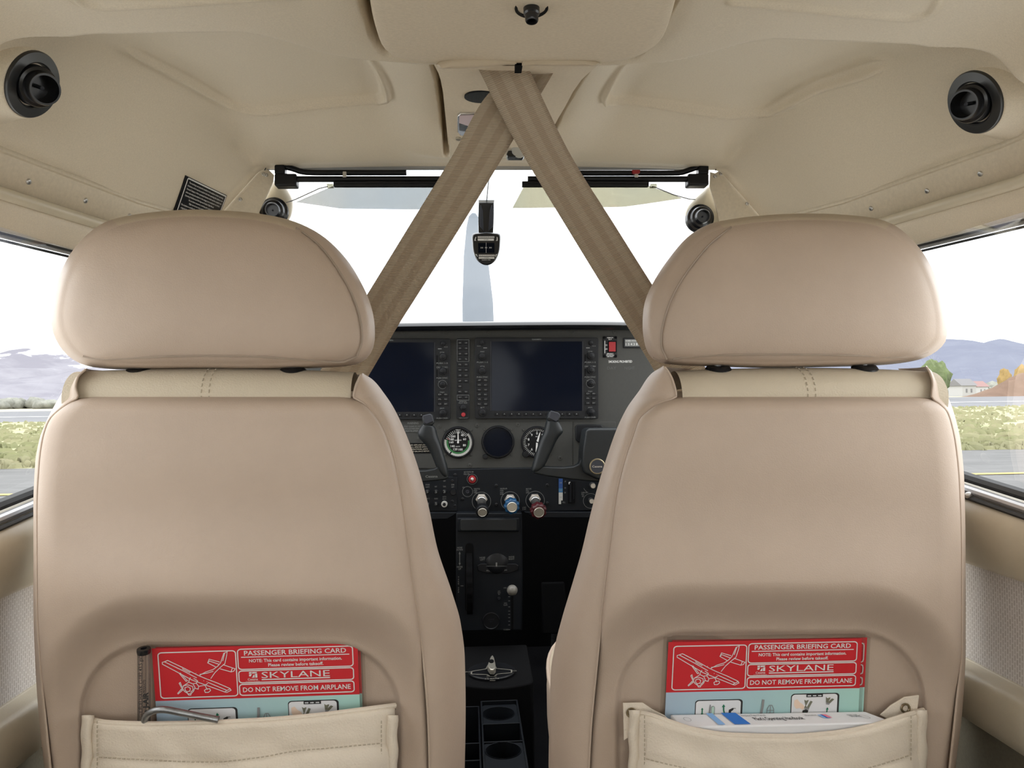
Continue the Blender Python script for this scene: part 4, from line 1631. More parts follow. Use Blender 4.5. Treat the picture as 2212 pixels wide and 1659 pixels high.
# ================================================================== SHOULDER BELTS
def belt(name, Lp, Rp, ys_, label, seed):
    mb = MB()
    rows, uvs = [], []
    n = 70
    Ls, Rs = crom(Lp, n, False), crom(Rp, n, False)
    acc = 0
    prev = None
    for j in range(n):
        t = j/(n - 1)
        Y = ys_[0] + (ys_[1] - ys_[0])*t
        row = []
        for i in range(9):
            q = i/8
            u, v = Ls[j].x + (Rs[j].x - Ls[j].x)*q, Ls[j].y + (Rs[j].y - Ls[j].y)*q
            row.append(P(u, v, Y + .0012*math.sin(q*PI) + .0008*math.sin(q*7 + j*.2 + seed)))
        if prev:
            acc += (row[4] - prev).length
        prev = row[4]
        rows.append(row)
        uvs.append([(i/8, acc) for i in range(9)])
    mb.sheet(rows, 0, uvs)
    o = obj(name, mb, M['belt'], sharp=180, solid=.0013)
    return tag(o, label, 'seat belt', 'shoulder belts')


belt('shoulder_belt', [(1028, 138), (1040, 162), (1110, 300), (1230, 500), (1340, 680), (1400, 778), (1460, 880)], [(1136, 132), (1148, 160), (1230, 330), (1330, 490), (1412, 620), (1490, 742), (1560, 850)], (.836, 1.03),
     'tan webbing shoulder belt crossing in front, running down to the right seat', 0)
belt('shoulder_belt', [(1148, 132), (1130, 150), (1050, 208), (975, 340), (880, 495), (800, 625), (720, 755), (650, 868)], [(1206, 132), (1196, 156), (1110, 300), (1010, 465), (900, 640), (862, 700), (800, 805), (740, 905)], (.844, 1.04),
     'tan webbing shoulder belt passing behind the other, running down to the left seat', 2)

# ================================================================== OVERHEAD CONSOLE
t = thing('overhead_console', 'wide beige overhead console with a small black air outlet in the ceiling', 'overhead console', (0, .6, Z(.36)))
mb = MB()
ol = crom([(794, -10), (803, 50), (818, 100), (836, 122), (870, 135), (925, 142), (1010, 143), (1120, 142), (1230, 141), (1300, 140), (1356, 136), (1400, 120), (1432, 94), (1450, 56), (1469, -10)], 60, False)
pts = [PZ(p.x, p.y, .352) for p in ol]
ext = [V((pts[-1].x + .003, .1, Z(.352))), V((pts[0].x - .003, .1, Z(.352)))]
poly = pts + ext
cx, cy = 0.0, .45
rings = []
for dz, e in ((.075, 1.0), (.020, 1.0), (.009, .995), (.003, .982), (0.0, .962), (-.002, .90), (-.004, .5), (-.0045, .02)):
    rings.append([V((cx + (p.x - cx)*e, cy + (p.y - cy)*(1 - (1 - e)*.5), Z(.352 + dz))) for p in poly])
mb.loft(rings)
obj('console_shell', mb, M['console'], t, sharp=60)
c = PZ(1148, 16, .3485)
mb = MB()
mb.lathe([(.0155, -.001), (.0150, .0012), (.0125, .0008), (.0118, -.004), (.006, -.005)], c, (0, -.1, -1), 30)
ring_ = obj('outlet_socket', mb, M['black'], t)
mb = MB()
mb.lathe([(.0075, -.004), (.0072, .006), (.0060, .0075), (.0060, .0125), (.0052, .0138), (.0040, .0138), (.0036, .009), (0, .009)], c, (0, -.12, -1), 24)
obj('outlet_nozzle', mb, M['satin'], t)

M['guide'] = mat('tan_guide_plastic', (0.50, 0.42, 0.31), 0.5)
# belt guide covers at the front lip of the console
for pl, lab, scr, ring2 in (([(942, 140), (950, 131), (972, 122), (1010, 117), (1060, 115), (1116, 113), (1116, 138), (1080, 142), (1030, 147), (985, 149), (950, 149)], 'left half of the beige belt guide cover under the overhead console', (1076, 127), (1094, 125)),
                            ([(1127, 113), (1180, 114), (1230, 115), (1262, 118), (1285, 126), (1297, 137), (1290, 143), (1240, 143), (1180, 143), (1127, 142)], 'right half of the beige belt guide cover under the overhead console', (1167, 121), None)):
    mb = MB()
    ps = [V((u, v)) for u, v in pl]
    cen = sum(ps, V((0, 0)))/len(ps)
    rings = []
    for e, y in ((.97, .832), (1.0, .804), (.985, .795), (.93, .7905), (.6, .788), (.02, .788)):
        rings.append([P(cen.x + (p.x - cen.x)*e, cen.y + (p.y - cen.y)*e, y) for p in ps])
    mb.loft(rings)
    bg_ = tag(obj('belt_guide', mb, M['guide'], sharp=50), lab, 'belt guide', 'belt guide covers')
    mb = MB()
    mb.lathe([(.0045, -.001), (.0043, .0006), (.0036, .0003), (.0030, .0006), (.001, .0006), (.0008, 0), (0, 0)], P(scr[0], scr[1], .7885), (0, -1, -.3), 18)
    obj('screw', mb, M['rail'], bg_)
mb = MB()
mb.prism([P(1114, 112, .802), P(1129, 112, .802), P(1129, 141, .802), P(1114, 141, .802)], (0, .02, 0))  # black block stands in for the shade inside the gap
struct('trim_7', mb, M['matte'], 'black block painting the shade in the gap between the two belt guide covers')

# narrow centre strip running forward to the windshield
t = thing('centre_strip', 'narrow beige overhead strip behind the crossing belts', 'overhead strip', (0, 1.0, Z(.37)))
mb = MB()
rows = []
EDG = [(138, 936, 1300), (150, 939, 1290), (165, 947, 1272), (180, 952, 1256), (205, 957, 1238), (235, 960, 1222), (262, 963, 1206), (295, 966, 1188), (325, 969, 1172), (342, 972, 1160)]
zst = lambda v: ip([(130, .360), (150, .364), (200, .372), (270, .380), (330, .388), (350, .392)], v)
for v, a, b in EDG:
    row = []
    for i in range(13):
        q = i/12
        p = PZ(a + (b - a)*q, v, zst(v))
        row.append(p + V((0, 0, .004*abs(2*q - 1)**6 - .002*(1 - (2*q - 1)**2))))
    row = [row[0] + V((0, 0, .02))] + row + [row[-1] + V((0, 0, .02))]
    rows.append(row)
mb.sheet(rows)
obj('strip_shell', mb, M['console'], t, sharp=50)
def on_strip(u, v, d=0.0):
    return PZ(u, v, zst(v) - .0022 - d)
mb = MB()                                     # ribbed oval speaker grille
el = [on_strip(1040 + 37*math.cos(a*PI/16), 210 + 13*math.sin(a*PI/16), .001) for a in range(32)]
mb.prism(el, (0, 0, .004))
for i in range(22):
    u = 1006 + 3.2*i
    hh = 11.5*math.sqrt(max(0, 1 - ((u - 1040)/37)**2))
    if hh > 2:
        mb.tube([on_strip(u, 210 - hh, .0014), on_strip(u, 210 + hh, .0014)], .0005, 5)
obj('speaker_grille', mb, M['black'], t)
mb = MB()                                     # lamp with chrome bezel
qd = [(988, 252), (994, 247), (1036, 246), (1042, 252), (1042, 290), (1034, 299), (994, 293), (988, 286)]
mb.prism([on_strip(u, v, .002) for u, v in qd], (0, 0, .006))
lamp = obj('lamp_bezel', mb, M['chrome'], t, bevel=.001)
mb = MB()
mb.prism([on_strip(u, v, .0026) for u, v in ((992, 250), (1037, 249), (1038, 268), (1014, 273), (992, 266))], (0, 0, .001))
obj('lamp_lens', mb, mat('pinkish_lamp_lens', (0.62, 0.50, 0.52), 0.15), lamp)
mb = MB()
mb.prism([on_strip(u, v, .0026) for u, v in ((992, 268), (1014, 275), (1038, 270), (1038, 283), (1030, 287), (992, 282))], (0, 0, .001))
obj('lamp_hood', mb, M['satin'], lamp)
mb = MB()
mb.lathe([(.0042, -.001), (.0040, .001), (.003, .0015), (0, .0015)], on_strip(990, 300, .0), (0, -.2, -1), 16)
obj('screw', mb, M['alu'], t)

# small black and chrome bracket between the belts
t = thing('mirror_bracket', 'small black and chrome bracket glimpsed between the crossing belts', 'bracket', P(1112, 322, 1.18))
mb = MB()
mb.lathe([(.006, -.02), (.006, 0), (.009, .004), (.009, .012), (.004, .014)], P(1112, 316, 1.18), (0, -.2, -1), 18)
obj('stem', mb, M['chrome'], t)
mb = MB()
mb.prism([P(u, v, 1.17) for u, v in ((1094, 334), (1098, 325), (1126, 325), (1134, 334), (1130, 338), (1098, 338))], (0, .02, 0))
obj('foot', mb, M['satin'], t, bevel=.001)
mb = MB()
mb.lathe([(.012, 0), (.010, .002), (0, .002)], P(1122, 324, 1.168), (0, -1, -.4), 18)
obj('button', mb, M['offwhite'], t)

# ================================================================== AIR OUTLETS
M['flange'] = mat('glossy_black_flange', (0.02, 0.021, 0.022), 0.3, spec=0.6)


def vent(u, v, Y, r, ax, nz_, label, group, big=True):
    if big:
        c, nn_ = liner_hit(u, v)
        ax = V(ax).normalized()
        c = c + ax*.006 + nn_*.005
    else:
        c = P(u, v, Y)
    t = thing('air_outlet', label, 'air outlet', c - V(ax).normalized()*.01, group)
    mb = MB()
    if big:
        mb.lathe([(r, -.003), (r, .0005), (r*.97, .002), (r*.70, .003), (r*.66, .002), (r*.6, -.006), (0, -.008)], c, ax, 48)
    else:
        mb.lathe([(r, -.012), (r, .0), (r*.97, .0025), (r*.82, .004), (r*.78, .008), (r*.72, .011), (r*.55, .013), (r*.5, .006), (0, .004)], c, ax, 48)
    obj('flange', mb, M['flange'] if big else M['satin'], t)
    if big:
        mb = MB()
        mb.lathe([(r*1.75, -.042), (r*1.38, -.026), (r*1.14, -.010), (r*1.05, -.003), (r*1.0, -.0015), (r*.5, -.0015)], c, ax, 48, cap=False)
        obj('moulded_boss', mb, M['liner'], ceil, sharp=180)
    mb = MB()
    if big:
        mb.lathe([(r*.60, -.008), (r*.60, .010), (r*.57, .0125), (r*.49, .0135), (r*.47, .016), (r*.47, .022), (r*.45, .024), (r*.395, .024), (r*.375, .019), (r*.36, .006), (0, .006)], c, nz_, 40)
    else:
        mb.lathe([(r*.54, .0), (r*.54, .018), (r*.50, .020), (r*.50, .026), (r*.46, .028), (r*.40, .028), (r*.38, .016), (0, .016)], c, nz_, 40)
    nzl = obj('nozzle', mb, M['satin'], t)
    mb = MB()
    mb.lathe([(r*.06, .0), (r*.06, .012), (0, .013)], c + V(nz_).normalized()*.006, nz_, 10)
    obj('valve_pin', mb, M['cap'], nzl)
    return t


vent(53, 172, .835, .0345, (.90, -.12, -.42), (.80, -.50, -.40), 'black round air outlet high on the left wall', 'wing root air outlets')
vent(2119, 211, .862, .0345, (-.90, -.12, -.42), (-.86, -.45, -.28), 'black round air outlet high on the right wall', 'wing root air outlets')
for sg, u, v, ol_, nzd, lab in ((-1, 592, 457, [(596, 388), (614, 398), (624, 412), (632, 428), (634, 446), (628, 470), (612, 488), (588, 494), (562, 486), (553, 466), (560, 440), (572, 420), (582, 402)], (.12, -1, -.12), 'black air outlet in a beige pod left of the windshield'),
                                (1, 1513, 471, [(1535, 398), (1518, 412), (1500, 428), (1485, 446), (1479, 466), (1484, 484), (1496, 498), (1516, 506), (1540, 500), (1560, 486), (1562, 468), (1552, 440), (1544, 415)], (-.10, -1, -.10), 'black air outlet in a beige pod right of the windshield')):
    ps = crom(ol_, 48)
    cen = V((u, v - 6))
    mb = MB()
    rings = []
    for e, y in ((.85, 1.42), (1.0, 1.385), (1.0, 1.36), (.97, 1.345), (.90, 1.335), (.6, 1.33), (.02, 1.33)):
        rings.append([P(cen.x + (p.x - cen.x)*e, cen.y + (p.y - cen.y)*e, y) for p in ps])
    mb.loft(rings)
    vt = vent(u, v, 1.331, .0245, (0, -1, -.05), nzd, lab, 'windshield air outlets', False)
    obj('pod', mb, M['rail'], vt, sharp=180)

# gusset plates beside the windshield corners
for pl, sc_, lab in (([(556, 358), (582, 368), (592, 378), (590, 392), (584, 406), (572, 432), (558, 462), (556, 490), (440, 490), (470, 440), (515, 392)], [(575, 378), (569, 376), (519, 431)], 'beige triangular cover plate left of the windshield'),
                     ([(1568, 360), (1545, 374), (1534, 371), (1533, 405), (1541, 430), (1549, 458), (1557, 500), (1700, 495), (1664, 450), (1612, 402)], [(1545, 381), (1557, 375), (1614, 440)], 'beige triangular cover plate right of the windshield')):
    mb = MB()
    mb.prism([P(u, v, 1.3145) for u, v in pl], (0, .003, 0))
    t = tag(obj('cover_plate', mb, M['plate'], bevel=.001), lab, 'cover plate', 'windshield corner plates')
    for u, v in sc_:
        mb = MB()
        mb.lathe([(.0032, -.001), (.0032, .001), (.0024, .0018), (.0010, .0019), (.0008, .001), (0, .001)], P(u, v, 1.3142), (0, -1, 0), 14)
        obj('screw', mb, M['steel'], t)

# ================================================================== SUN VISORS
VY = 1.300


def visor(S):
    t = thing('sun_visor', S['label'], 'sun visor', P(S['blk'][0], S['blk'][1], VY), 'tinted sun visors')
    u0, v0, u1, v1 = S['blk2']
    mb = MB()
    mb.prism([P(u, v, VY - .012) for u, v in ((u0, v0), (u1, v0), (u1, v1), (u0, v1))], (0, .024, 0))
    obj('pivot_block', mb, M['black'], t, bevel=.003, seg=3)
    u0, v0, u1, v1 = S['blk3']
    mb = MB()
    mb.prism([P(u, v, VY - .010) for u, v in ((u0, v0), (u1, v0), (u1, v1), (u0, v1))], (0, .02, 0))
    obj('pivot_post', mb, M['black'], t, bevel=.003, seg=3)
    mb = MB()
    pts = crom(S['arm'], 30, False)
    mb.tube([P(p.x, p.y, VY) for p in pts], .0048, 12)
    obj('arm', mb, M['black'], t)
    mb = MB()
    a, b = S['rod']
    mb.tube([P(a, S['rv'], VY - .002), P(b, S['rv'], VY - .002)], .0050, 14)
    obj('rod', mb, M['black'], t)
    a, b = S['clamp']
    mb = MB()
    mb.prism([P(u, v, VY - .007) for u, v in ((a, 391), (b, 391), (b, 402), (a, 402))], (0, .010, 0))
    mb.prism([P(u, v, VY - .009) for u, v in ((a, 392.5), (b, 392.5), (b, 395), (a, 395))], (0, .003, 0))
    obj('clamp_rail', mb, M['black'], t, bevel=.0008)
    mb = MB()
    mb.prism([P(u, v, VY) for u, v in S['pane']], (0, .0028, 0))
    obj('tinted_pane', mb, M[S['pm']], t)
    u = S['clip']
    mb = MB()
    mb.prism([P(uu, v, VY - .008) for uu, v in ((u - 4, 370), (u + 4, 370), (u + 4, 383), (u - 4, 383))], (0, .012, 0))
    cl = obj('clip', mb, M['steel'], t, bevel=.0008)
    if S['red']:
        mb = MB()
        mb.prism([P(uu, v, VY - .010) for uu, v in ((u - 9, 366.5), (u + 8, 366.5), (u + 8, 373), (u + 4, 375), (u - 4, 375), (u - 9, 373))], (0, .008, 0))
        obj('clip_head', mb, M['red'], cl, bevel=.0008)
        cl['label'] = 'red headed clip'
    mb = MB()
    pts = S['wire']
    mb.tube([P(u_, v_, VY + .001) for u_, v_ in pts], .0009, 6)
    obj('stay_wire', mb, M['dull_steel'], t)
    u, v = pts[0]
    mb = MB()
    mb.prism([P(uu, vv, VY - .004) for uu, vv in ((u - 2, 397), (u + 11, 397), (u + 11, 404), (u - 2, 404))], (0, .008, 0))
    obj('pane_stop', mb, M['visoryel'], t)
    mb = MB()
    mb.tube([P(p[0], p[1], VY + .004) for p in crom(S['cord'], 14, False)], .0008, 6)
    obj('tether', mb, M['black'], t)
    return t


visor(dict(label='grey tinted sun visor on a black arm, left of the compass', blk=(616, 385), blk2=(592, 374, 640, 401), blk3=(592, 355, 615, 376),
           arm=[(600, 361), (618, 361), (634, 365), (652, 371), (680, 373), (760, 373), (878, 373)], rod=(636, 958), rv=387, clamp=(720, 950),
           pane=[(719, 402), (948, 402), (905, 452), (830, 451), (735, 450), (640, 436)], pm='visorgrey', clip=744, red=False, wire=[(708, 403), (690, 407), (640, 430), (630, 434), (618, 438)], cord=[(572, 368), (576, 360), (586, 357), (596, 359)]))
visor(dict(label='yellowish tinted sun visor with a red clip, right of the compass', blk=(1510, 384), blk2=(1487, 374, 1532, 400), blk3=(1510, 356, 1532, 376),
           arm=[(1524, 361), (1508, 361), (1490, 367), (1470, 373), (1440, 374), (1380, 374), (1230, 374)], rod=(1490, 1140), rv=387, clamp=(1128, 1402),
           pane=[(1132, 402), (1404, 402), (1473, 428), (1400, 439), (1350, 446), (1304, 447), (1180, 448), (1107, 449)], pm='visoryel', clip=1375, red=True, wire=[(1408, 403), (1414, 404), (1456, 421), (1488, 430), (1502, 431)], cord=[(1546, 368), (1546, 362), (1540, 359), (1530, 360)]))

# ================================================================== COMPASS
CY = 1.415
t = thing('magnetic_compass', 'black magnetic compass hanging on a rod in front of the windshield', 'compass', P(1051, 573, CY))
mb = MB()
mb.tube([P(1058, 356, 1.36), P(1056, 385, 1.375), P(1051, 436, CY)], .0011, 8)
obj('rod', mb, M['dull_steel'], t)
mb = MB()
mb.prism([P(u, v, CY - .004) for u, v in ((1034, 437), (1067, 437), (1067, 470), (1065, 510), (1034, 510), (1033, 470))], (0, .016, 0))
br_ = obj('bracket', mb, M['satin'], t, bevel=.0012)
mb = MB()
mb.prism([P(u, v, CY - .001) for u, v in ((1034, 432), (1068, 432), (1067, 439), (1034, 439))], (0, .010, 0))
obj('top_plate', mb, M['greytrim'], br_)
mb = MB()
mb.prism([P(u, v, CY - .0065) for u, v in ((1038, 442), (1043, 455), (1044, 480), (1045, 500), (1036, 488), (1035, 460))], (0, .004, 0))
mb.prism([P(u, v, CY - .0065) for u, v in ((1062, 442), (1058, 455), (1056, 480), (1055, 500), (1065, 488), (1066, 460))], (0, .004, 0))
obj('web', mb, M['cap'], br_, bevel=.0006)
ps = crom([(1021, 506), (1036, 502.5), (1051, 501), (1066, 502.5), (1080, 506), (1081, 525), (1079, 542), (1072, 560), (1062, 570), (1051, 573), (1040, 570), (1029, 560), (1022, 542), (1020, 525)], 56)
mb = MB()
rings = []
for e, y in ((.8, CY + .05), (.97, CY + .03), (1.0, CY), (1.0, CY - .018), (.97, CY - .022), (.93, CY - .0235), (.02, CY - .0235)):
    rings.append([P(1051 + (p.x - 1051)*e, 536 + (p.y - 536)*e, y) for p in ps])
mb.loft(rings)
bd = obj('body', mb, M['satin'], t, sharp=40)
YF = CY - .0237
mb = MB()
mb.prism([P(u, v, YF - .0002) for u, v in ((1033, 525), (1068, 525), (1068, 546), (1033, 546))], (0, .001, 0))
obj('card_window', mb, M['screen'], bd)
mb = MB()
for v0, v1, a, b in ((510.5, 514, 1032, 1068), (515.5, 520, 1032, 1067), (550, 553.5, 1034, 1069), (555, 559, 1034, 1068)):
    mb.prism([P(u, v, YF - .0006) for u, v in ((a, v0), (b, v0), (b, v1), (a, v1))], (0, .0004, 0))
for pl in ([(1027, 512), (1029, 511.5), (1027, 518), (1029, 520), (1024.5, 520)], [(1073, 511.5), (1075, 513), (1075, 520), (1070.5, 520), (1073, 518)], [(1027, 549), (1030, 549), (1032, 554), (1031.5, 555)], [(1071, 549), (1074, 549), (1070.5, 555), (1070, 554)]):
    mb.add([P(u, v, YF - .0006) for u, v in pl], [tuple(range(len(pl)))])
mb.prism([P(u, v, YF - .0006) for u, v in ((1049.9, 524), (1050.5, 524), (1050.5, 546), (1049.9, 546))], (0, .0004, 0))
pxm = CY/FP
XR, ZU = V((1, 0, 0)), V((0, 0, 1))
letter(mb, '33  N  30', P(1050, 535, YF - .0009), XR, ZU, 2.6*pxm, fit=24*pxm, bold=.01)
letter(mb, 'RADIO ON', P(1050, 561.5, YF - .0009), XR, ZU, 2*pxm, fit=18*pxm, bold=.01)
obj('white_print', mb, M['white'], bd)
mb = MB()
letter(mb, 'FOR 000 030 060 090 120 150', P(1050, 512.2, YF - .0009), XR, ZU, 2*pxm, fit=33*pxm)
letter(mb, 'STEER', P(1050, 517.8, YF - .0009), XR, ZU, 2*pxm, fit=10*pxm)
letter(mb, 'FOR 180 210 240 270 300 330', P(1051, 551.8, YF - .0009), XR, ZU, 2*pxm, fit=33*pxm)
letter(mb, 'STEER', P(1051, 557, YF - .0009), XR, ZU, 2*pxm, fit=10*pxm)
obj('black_print', mb, M['ink'], bd)

# placard on the left headliner
px = [(400, 378), (488, 421), (468, 458), (374, 448)]
on_wall = lambda u, v: liner_hit(u, v)[0]
A, B, D = on_wall(400, 378), on_wall(488, 421), on_wall(382, 432)
nrm = (B - A).cross(D - A).normalized()
if nrm.x < 0:
    nrm = -nrm
ex = (B - A)
wv = (D - A)
Cc = A + ex + wv*1.45
Dd = A + wv*1.45
plift = nrm*.0025
t = thing('placard', 'black placard with white lines of small print above the left seat', 'placard', Dd)
mb = MB()
mb.prism([A, B, Cc, Dd], plift)
obj('plate', mb, M['black'], t)
qp = Quad.__new__(Quad)
qp.c = [A + plift, B + plift, Cc + plift, Dd + plift]
qp.n = nrm
mb = MB()
q_line(mb, qp, [(.04, .03), (.98, .03)], .0022, .0004)
q_line(mb, qp, [(.04, .03), (.04, .97)], .0022, .0004)
q_line(mb, qp, [(.975, .03), (.975, .97)], .0022, .0004)
q_line(mb, qp, [(.04, .97), (.98, .97)], .0022, .0004)
for i, (s, a, w) in enumerate((('The markings and placards installed in this airplane contain operating', .5, .84), ('limitations which must be complied with when operating this airplane in the', .5, .86), ('Normal Category. Other operating limitations which must be complied with', .5, .85),
                               ('when operating this airplane in this category are contained in the Pilot\'s', .49, .83), ('Operating Handbook and FAA Approved Airplane Flight Manual.', .43, .70), ('No acrobatic maneuvers, including spins, approved.', .48, .58), ('Flight into known icing conditions prohibited.', .48, .52), ('This airplane is certified for the following flight operations as of date of', .49, .86), ('original airworthiness certificate: DAY NIGHT VFR IFR', .42, .68))):
    q_text(mb, qp, s, a + .01, .115 + .088*i, .045, w, .012, 0, .0004)
obj('lettering', mb, M['white'], t)
# ================================================================== INSTRUMENT PANEL
YP = 1.92
K = YP/FP                                      # metres per px at the panel
XR, ZU = V((1, 0, 0)), V((0, 0, 1))


def slab(mb, u0, v0, u1, v1, Y, d, mi=0):
    mb.prism([P(u0, v0, Y), P(u1, v0, Y), P(u1, v1, Y), P(u0, v1, Y)], (0, d, 0), mi)


def rslab(mb, u0, v0, u1, v1, Y, d, r=4, mi=0):
    pts = []
    for cx, cy, st in ((u1 - r, v0 + r, -.5), (u1 - r, v1 - r, 0), (u0 + r, v1 - r, .5), (u0 + r, v0 + r, 1)):
        for k in range(4):
            t = (st + .5*k/3)*PI
            pts.append(P(cx + r*math.cos(t), cy + r*math.sin(t), Y))
    mb.prism(pts, (0, d, 0), mi)


def tx(mb, s, u, v, Y, w, h, bold=.012, mi=0):
    """lettering w x h px centred at (u, v)"""
    k = Y/FP
    letter(mb, s, P(u, v, Y), XR, ZU, h*k, fit=w*k, bold=bold, mi=mi)


def ringline(mb, u, v, r, Y, w=.7, mi=0, a0=0, a1=2*PI, n=40):
    pts = [(u + r*math.cos(a0 + (a1 - a0)*i/n), v + r*math.sin(a0 + (a1 - a0)*i/n)) for i in range(n + 1)]
    vs, fs = [], []
    for i, (a, b) in enumerate(pts):
        dx, dy = (a - u)/r, (b - v)/r
        vs += [P(a - dx*w/2, b - dy*w/2, Y), P(a + dx*w/2, b + dy*w/2, Y)]
        if i:
            fs.append((2*i - 2, 2*i - 1, 2*i + 1, 2*i))
    mb.add(vs, fs, mi)


def seg(mb, u0, v0, u1, v1, Y, w=.7, mi=0):
    d = V((u1 - u0, v1 - v0))
    d.normalize()
    x, y = -d.y*w/2, d.x*w/2
    mb.add([P(u0 - x, v0 - y, Y), P(u0 + x, v0 + y, Y), P(u1 + x, v1 + y, Y), P(u1 - x, v1 - y, Y)], [(0, 1, 2, 3)], mi)


def knob(name, u, v, r, Y, h, m, parent, knurl=True, step=True):
    mb = MB()
    rr = r*K
    wob = (lambda k: 1 + .035*(k % 2)) if knurl else None
    prof = [(rr, .002), (rr, -0.0 - h*.55), (rr*.95, -h*.6)]
    if step:
        prof += [(rr*.66, -h*.62), (rr*.64, -h*.96), (rr*.56, -h)]
    else:
        prof += [(rr*.92, -h*.96), (rr*.8, -h)]
    prof.append((0, -h))
    mb.lathe([(a, -b) for a, b in prof], P(u, v, Y), (0, -1, 0), 36, wob=wob)
    return obj(name, mb, m, parent, sharp=40)


pan = thing('instrument_panel', 'grey instrument panel under a black glare shield across the cockpit', 'instrument panel', (0, YP + .1, Z(-.30)))
mb = MB()
mb.box((-.505, YP, Z(P(1100, 1012, YP).z - EYE)), (.505, YP + .03, Z(P(1100, 706, YP).z - EYE)))
obj('panel_face', mb, M['panel'], pan)
mb = MB()                                      # glare shield with rounded lip
rows = []
zt = P(1100, 694, YP - .05).z - EYE
zb = P(1100, 711, YP - .035).z - EYE
for y, z in ((YP + .004, zb + .002), (YP - .030, zb - .001), (YP - .044, zb + .001), (YP - .050, zb + .008), (YP - .046, zt - .004), (YP - .030, zt + .0005), (YP + .1, zt - .002), (YP + .34, zt - .05)):
    rows.append([V((x, y + .05*abs(x/.55)**3, Z(z - .01*(x/.55)**4))) for x in [-.51 + .051*i for i in range(21)]])
mb.sheet(rows)
obj('glare_shield', mb, M['satin'], pan, sharp=60, solid=.003)
for u in (872, 963, 1055, 1146, 1237, 1327):
    mb = MB()
    mb.lathe([(.0062, -.001), (.0060, .0006), (.0048, .0005), (.0046, .0013), (.0016, .0016), (.0012, .0006), (0, .0006)], P(u, 717.5 - (u - 1100)*.004, YP), (0, -1, 0), 22)
    obj('screw', mb, M['panel'], pan)
for u, v in ((949, 921), (1031, 919), (1119, 917), (1015, 1005), (1210, 989), (906, 948)):
    mb = MB()
    mb.lathe([(.0058, -.001), (.0056, .0010), (.0044, .0012), (.0014, .0018), (.0011, .0008), (0, .0008)], P(u, v, YP - .002), (0, -1, 0), 22)
    obj('screw', mb, M['panel'], pan)
# lower gauge sub-plate with its engraved outline
mb = MB()
mb.prism([P(u, v, YP - .002) for u, v in ((862, 912), (1236, 911), (1237, 1011), (862, 1012))], (0, .003, 0))
obj('gauge_plate', mb, M['panel'], pan, bevel=.0008)
mb = MB()
mb.prism([P(u, v, YP - .0015) for u, v in ((1239, 911), (1330, 911), (1330, 1012), (1239, 1012))], (0, .003, 0))
obj('gauge_plate', mb, M['panel'], pan, bevel=.0008)
# placard lettering on the panel
mb = MB()
tx(mb, 'SMOKING PROHIBITED', 1340, 781, YP - .0006, 52, 5)
obj('lettering', mb, M['white'], pan)
mb = MB()
tx(mb, 'DAY', 1321, 795, YP - .0004, 20, 6)
tx(mb, 'NIGHT', 1360, 795, YP - .0004, 22, 6)
obj('faded_lettering', mb, mat('faded_print', (0.06, 0.06, 0.058), .6), pan)
mb = MB()
slab(mb, 866, 910, 915, 934, YP - .003, .001)
wp = obj('warning_placard', mb, M['panel'], pan)
mb = MB()
tx(mb, 'WARNING', 892, 914, YP - .0035, 24, 4.5)
for i, s in enumerate(('STAY CLEAR DO NOT', 'SWITCH ON WHEN OPERATING', 'INSTRUMENT')):
    tx(mb, s, 892, 921 + 5*i, YP - .0035, 38 - 6*(i == 2), 3.2, 0)
obj('lettering', mb, M['grey_print'], wp)
mb = MB()
slab(mb, 880, 957, 932, 979, YP - .003, .001)
wp = obj('limits_placard', mb, M['matte'], pan)
mb = MB()
for i, s in enumerate(('SEE AIRPLANE LOADING', 'F.A.A. APPROVED LIMITATIONS', 'OPERATIONAL LIMITS IN', 'AND BALANCE REPORT')):
    tx(mb, s, 908, 961 + 4.6*i, YP - .0035, 42, 3, 0)
obj('lettering', mb, M['alu'], wp)

# lower charcoal panel
LYP = YP - .012
lowp = thing('engine_console', 'dark charcoal lower panel with engine control knobs', 'control panel', P(1060, 1115, LYP))
mb = MB()
z0, z1 = P(1060, 1108, LYP).z, P(1060, 1012, LYP).z
mb.box((-.505, LYP, z0), (.505, LYP + .03, z1))
obj('panel_face', mb, M['lower'], lowp, bevel=.002)
for pl in ([(840, 1107), (988, 1107), (982, 1113), (966, 1122), (840, 1123)], [(1132, 1106), (1330, 1106), (1330, 1119), (1160, 1119), (1150, 1116)]):
    mb = MB()
    mb.prism([P(u, v, LYP - .012) for u, v in pl], (0, .05, 0))
    obj('bottom_lip', mb, M['lower'], lowp, bevel=.002)
mb = MB()
slab(mb, 846, 1030, 988, 1104, LYP - .0025, .003)
obj('switch_plate', mb, M['lower'], lowp, bevel=.001)
for u, v in ((983, 1026), (977, 1039), (1072, 1049), (1072, 1090), (1182, 1048), (1182, 1087), (999, 1078), (977, 1083), (983, 1093)):
    mb = MB()
    mb.lathe([(.0040, -.001), (.0038, .0014), (.0028, .0022), (.0010, .0022), (.0008, .001), (0, .001)], P(u, v, LYP - .001), (0, -1, 0), 16)
    obj('screw', mb, M['black'], lowp)
YT = LYP - .0032
mb = MB()
tx(mb, 'ALT STATIC AIR', 1012.5, 1019.5, YT, 21, 3)
tx(mb, 'PULL ON', 1008, 1024, YT, 12, 3)
for i, s in enumerate(('THROTTLE', 'PUSH', 'OPEN')):
    tx(mb, s, 1030 - 3*(i > 0), 1056 + 4*i, YT, 13 - 6*(i > 0), 3)
for i, s in enumerate(('PROPELLER', 'PUSH', 'INCR', 'RPM')):
    tx(mb, s, 1088 - 4*(i > 0), 1055.5 + 4*i, YT, 15 - 8*(i > 0), 3)
for i, s in enumerate(('MIXTURE', 'PULL', 'LEAN')):
    tx(mb, s, 1142 - 2.5*(i > 0), 1056 + 4*i, YT, 11.5 - 5*(i > 0), 3)
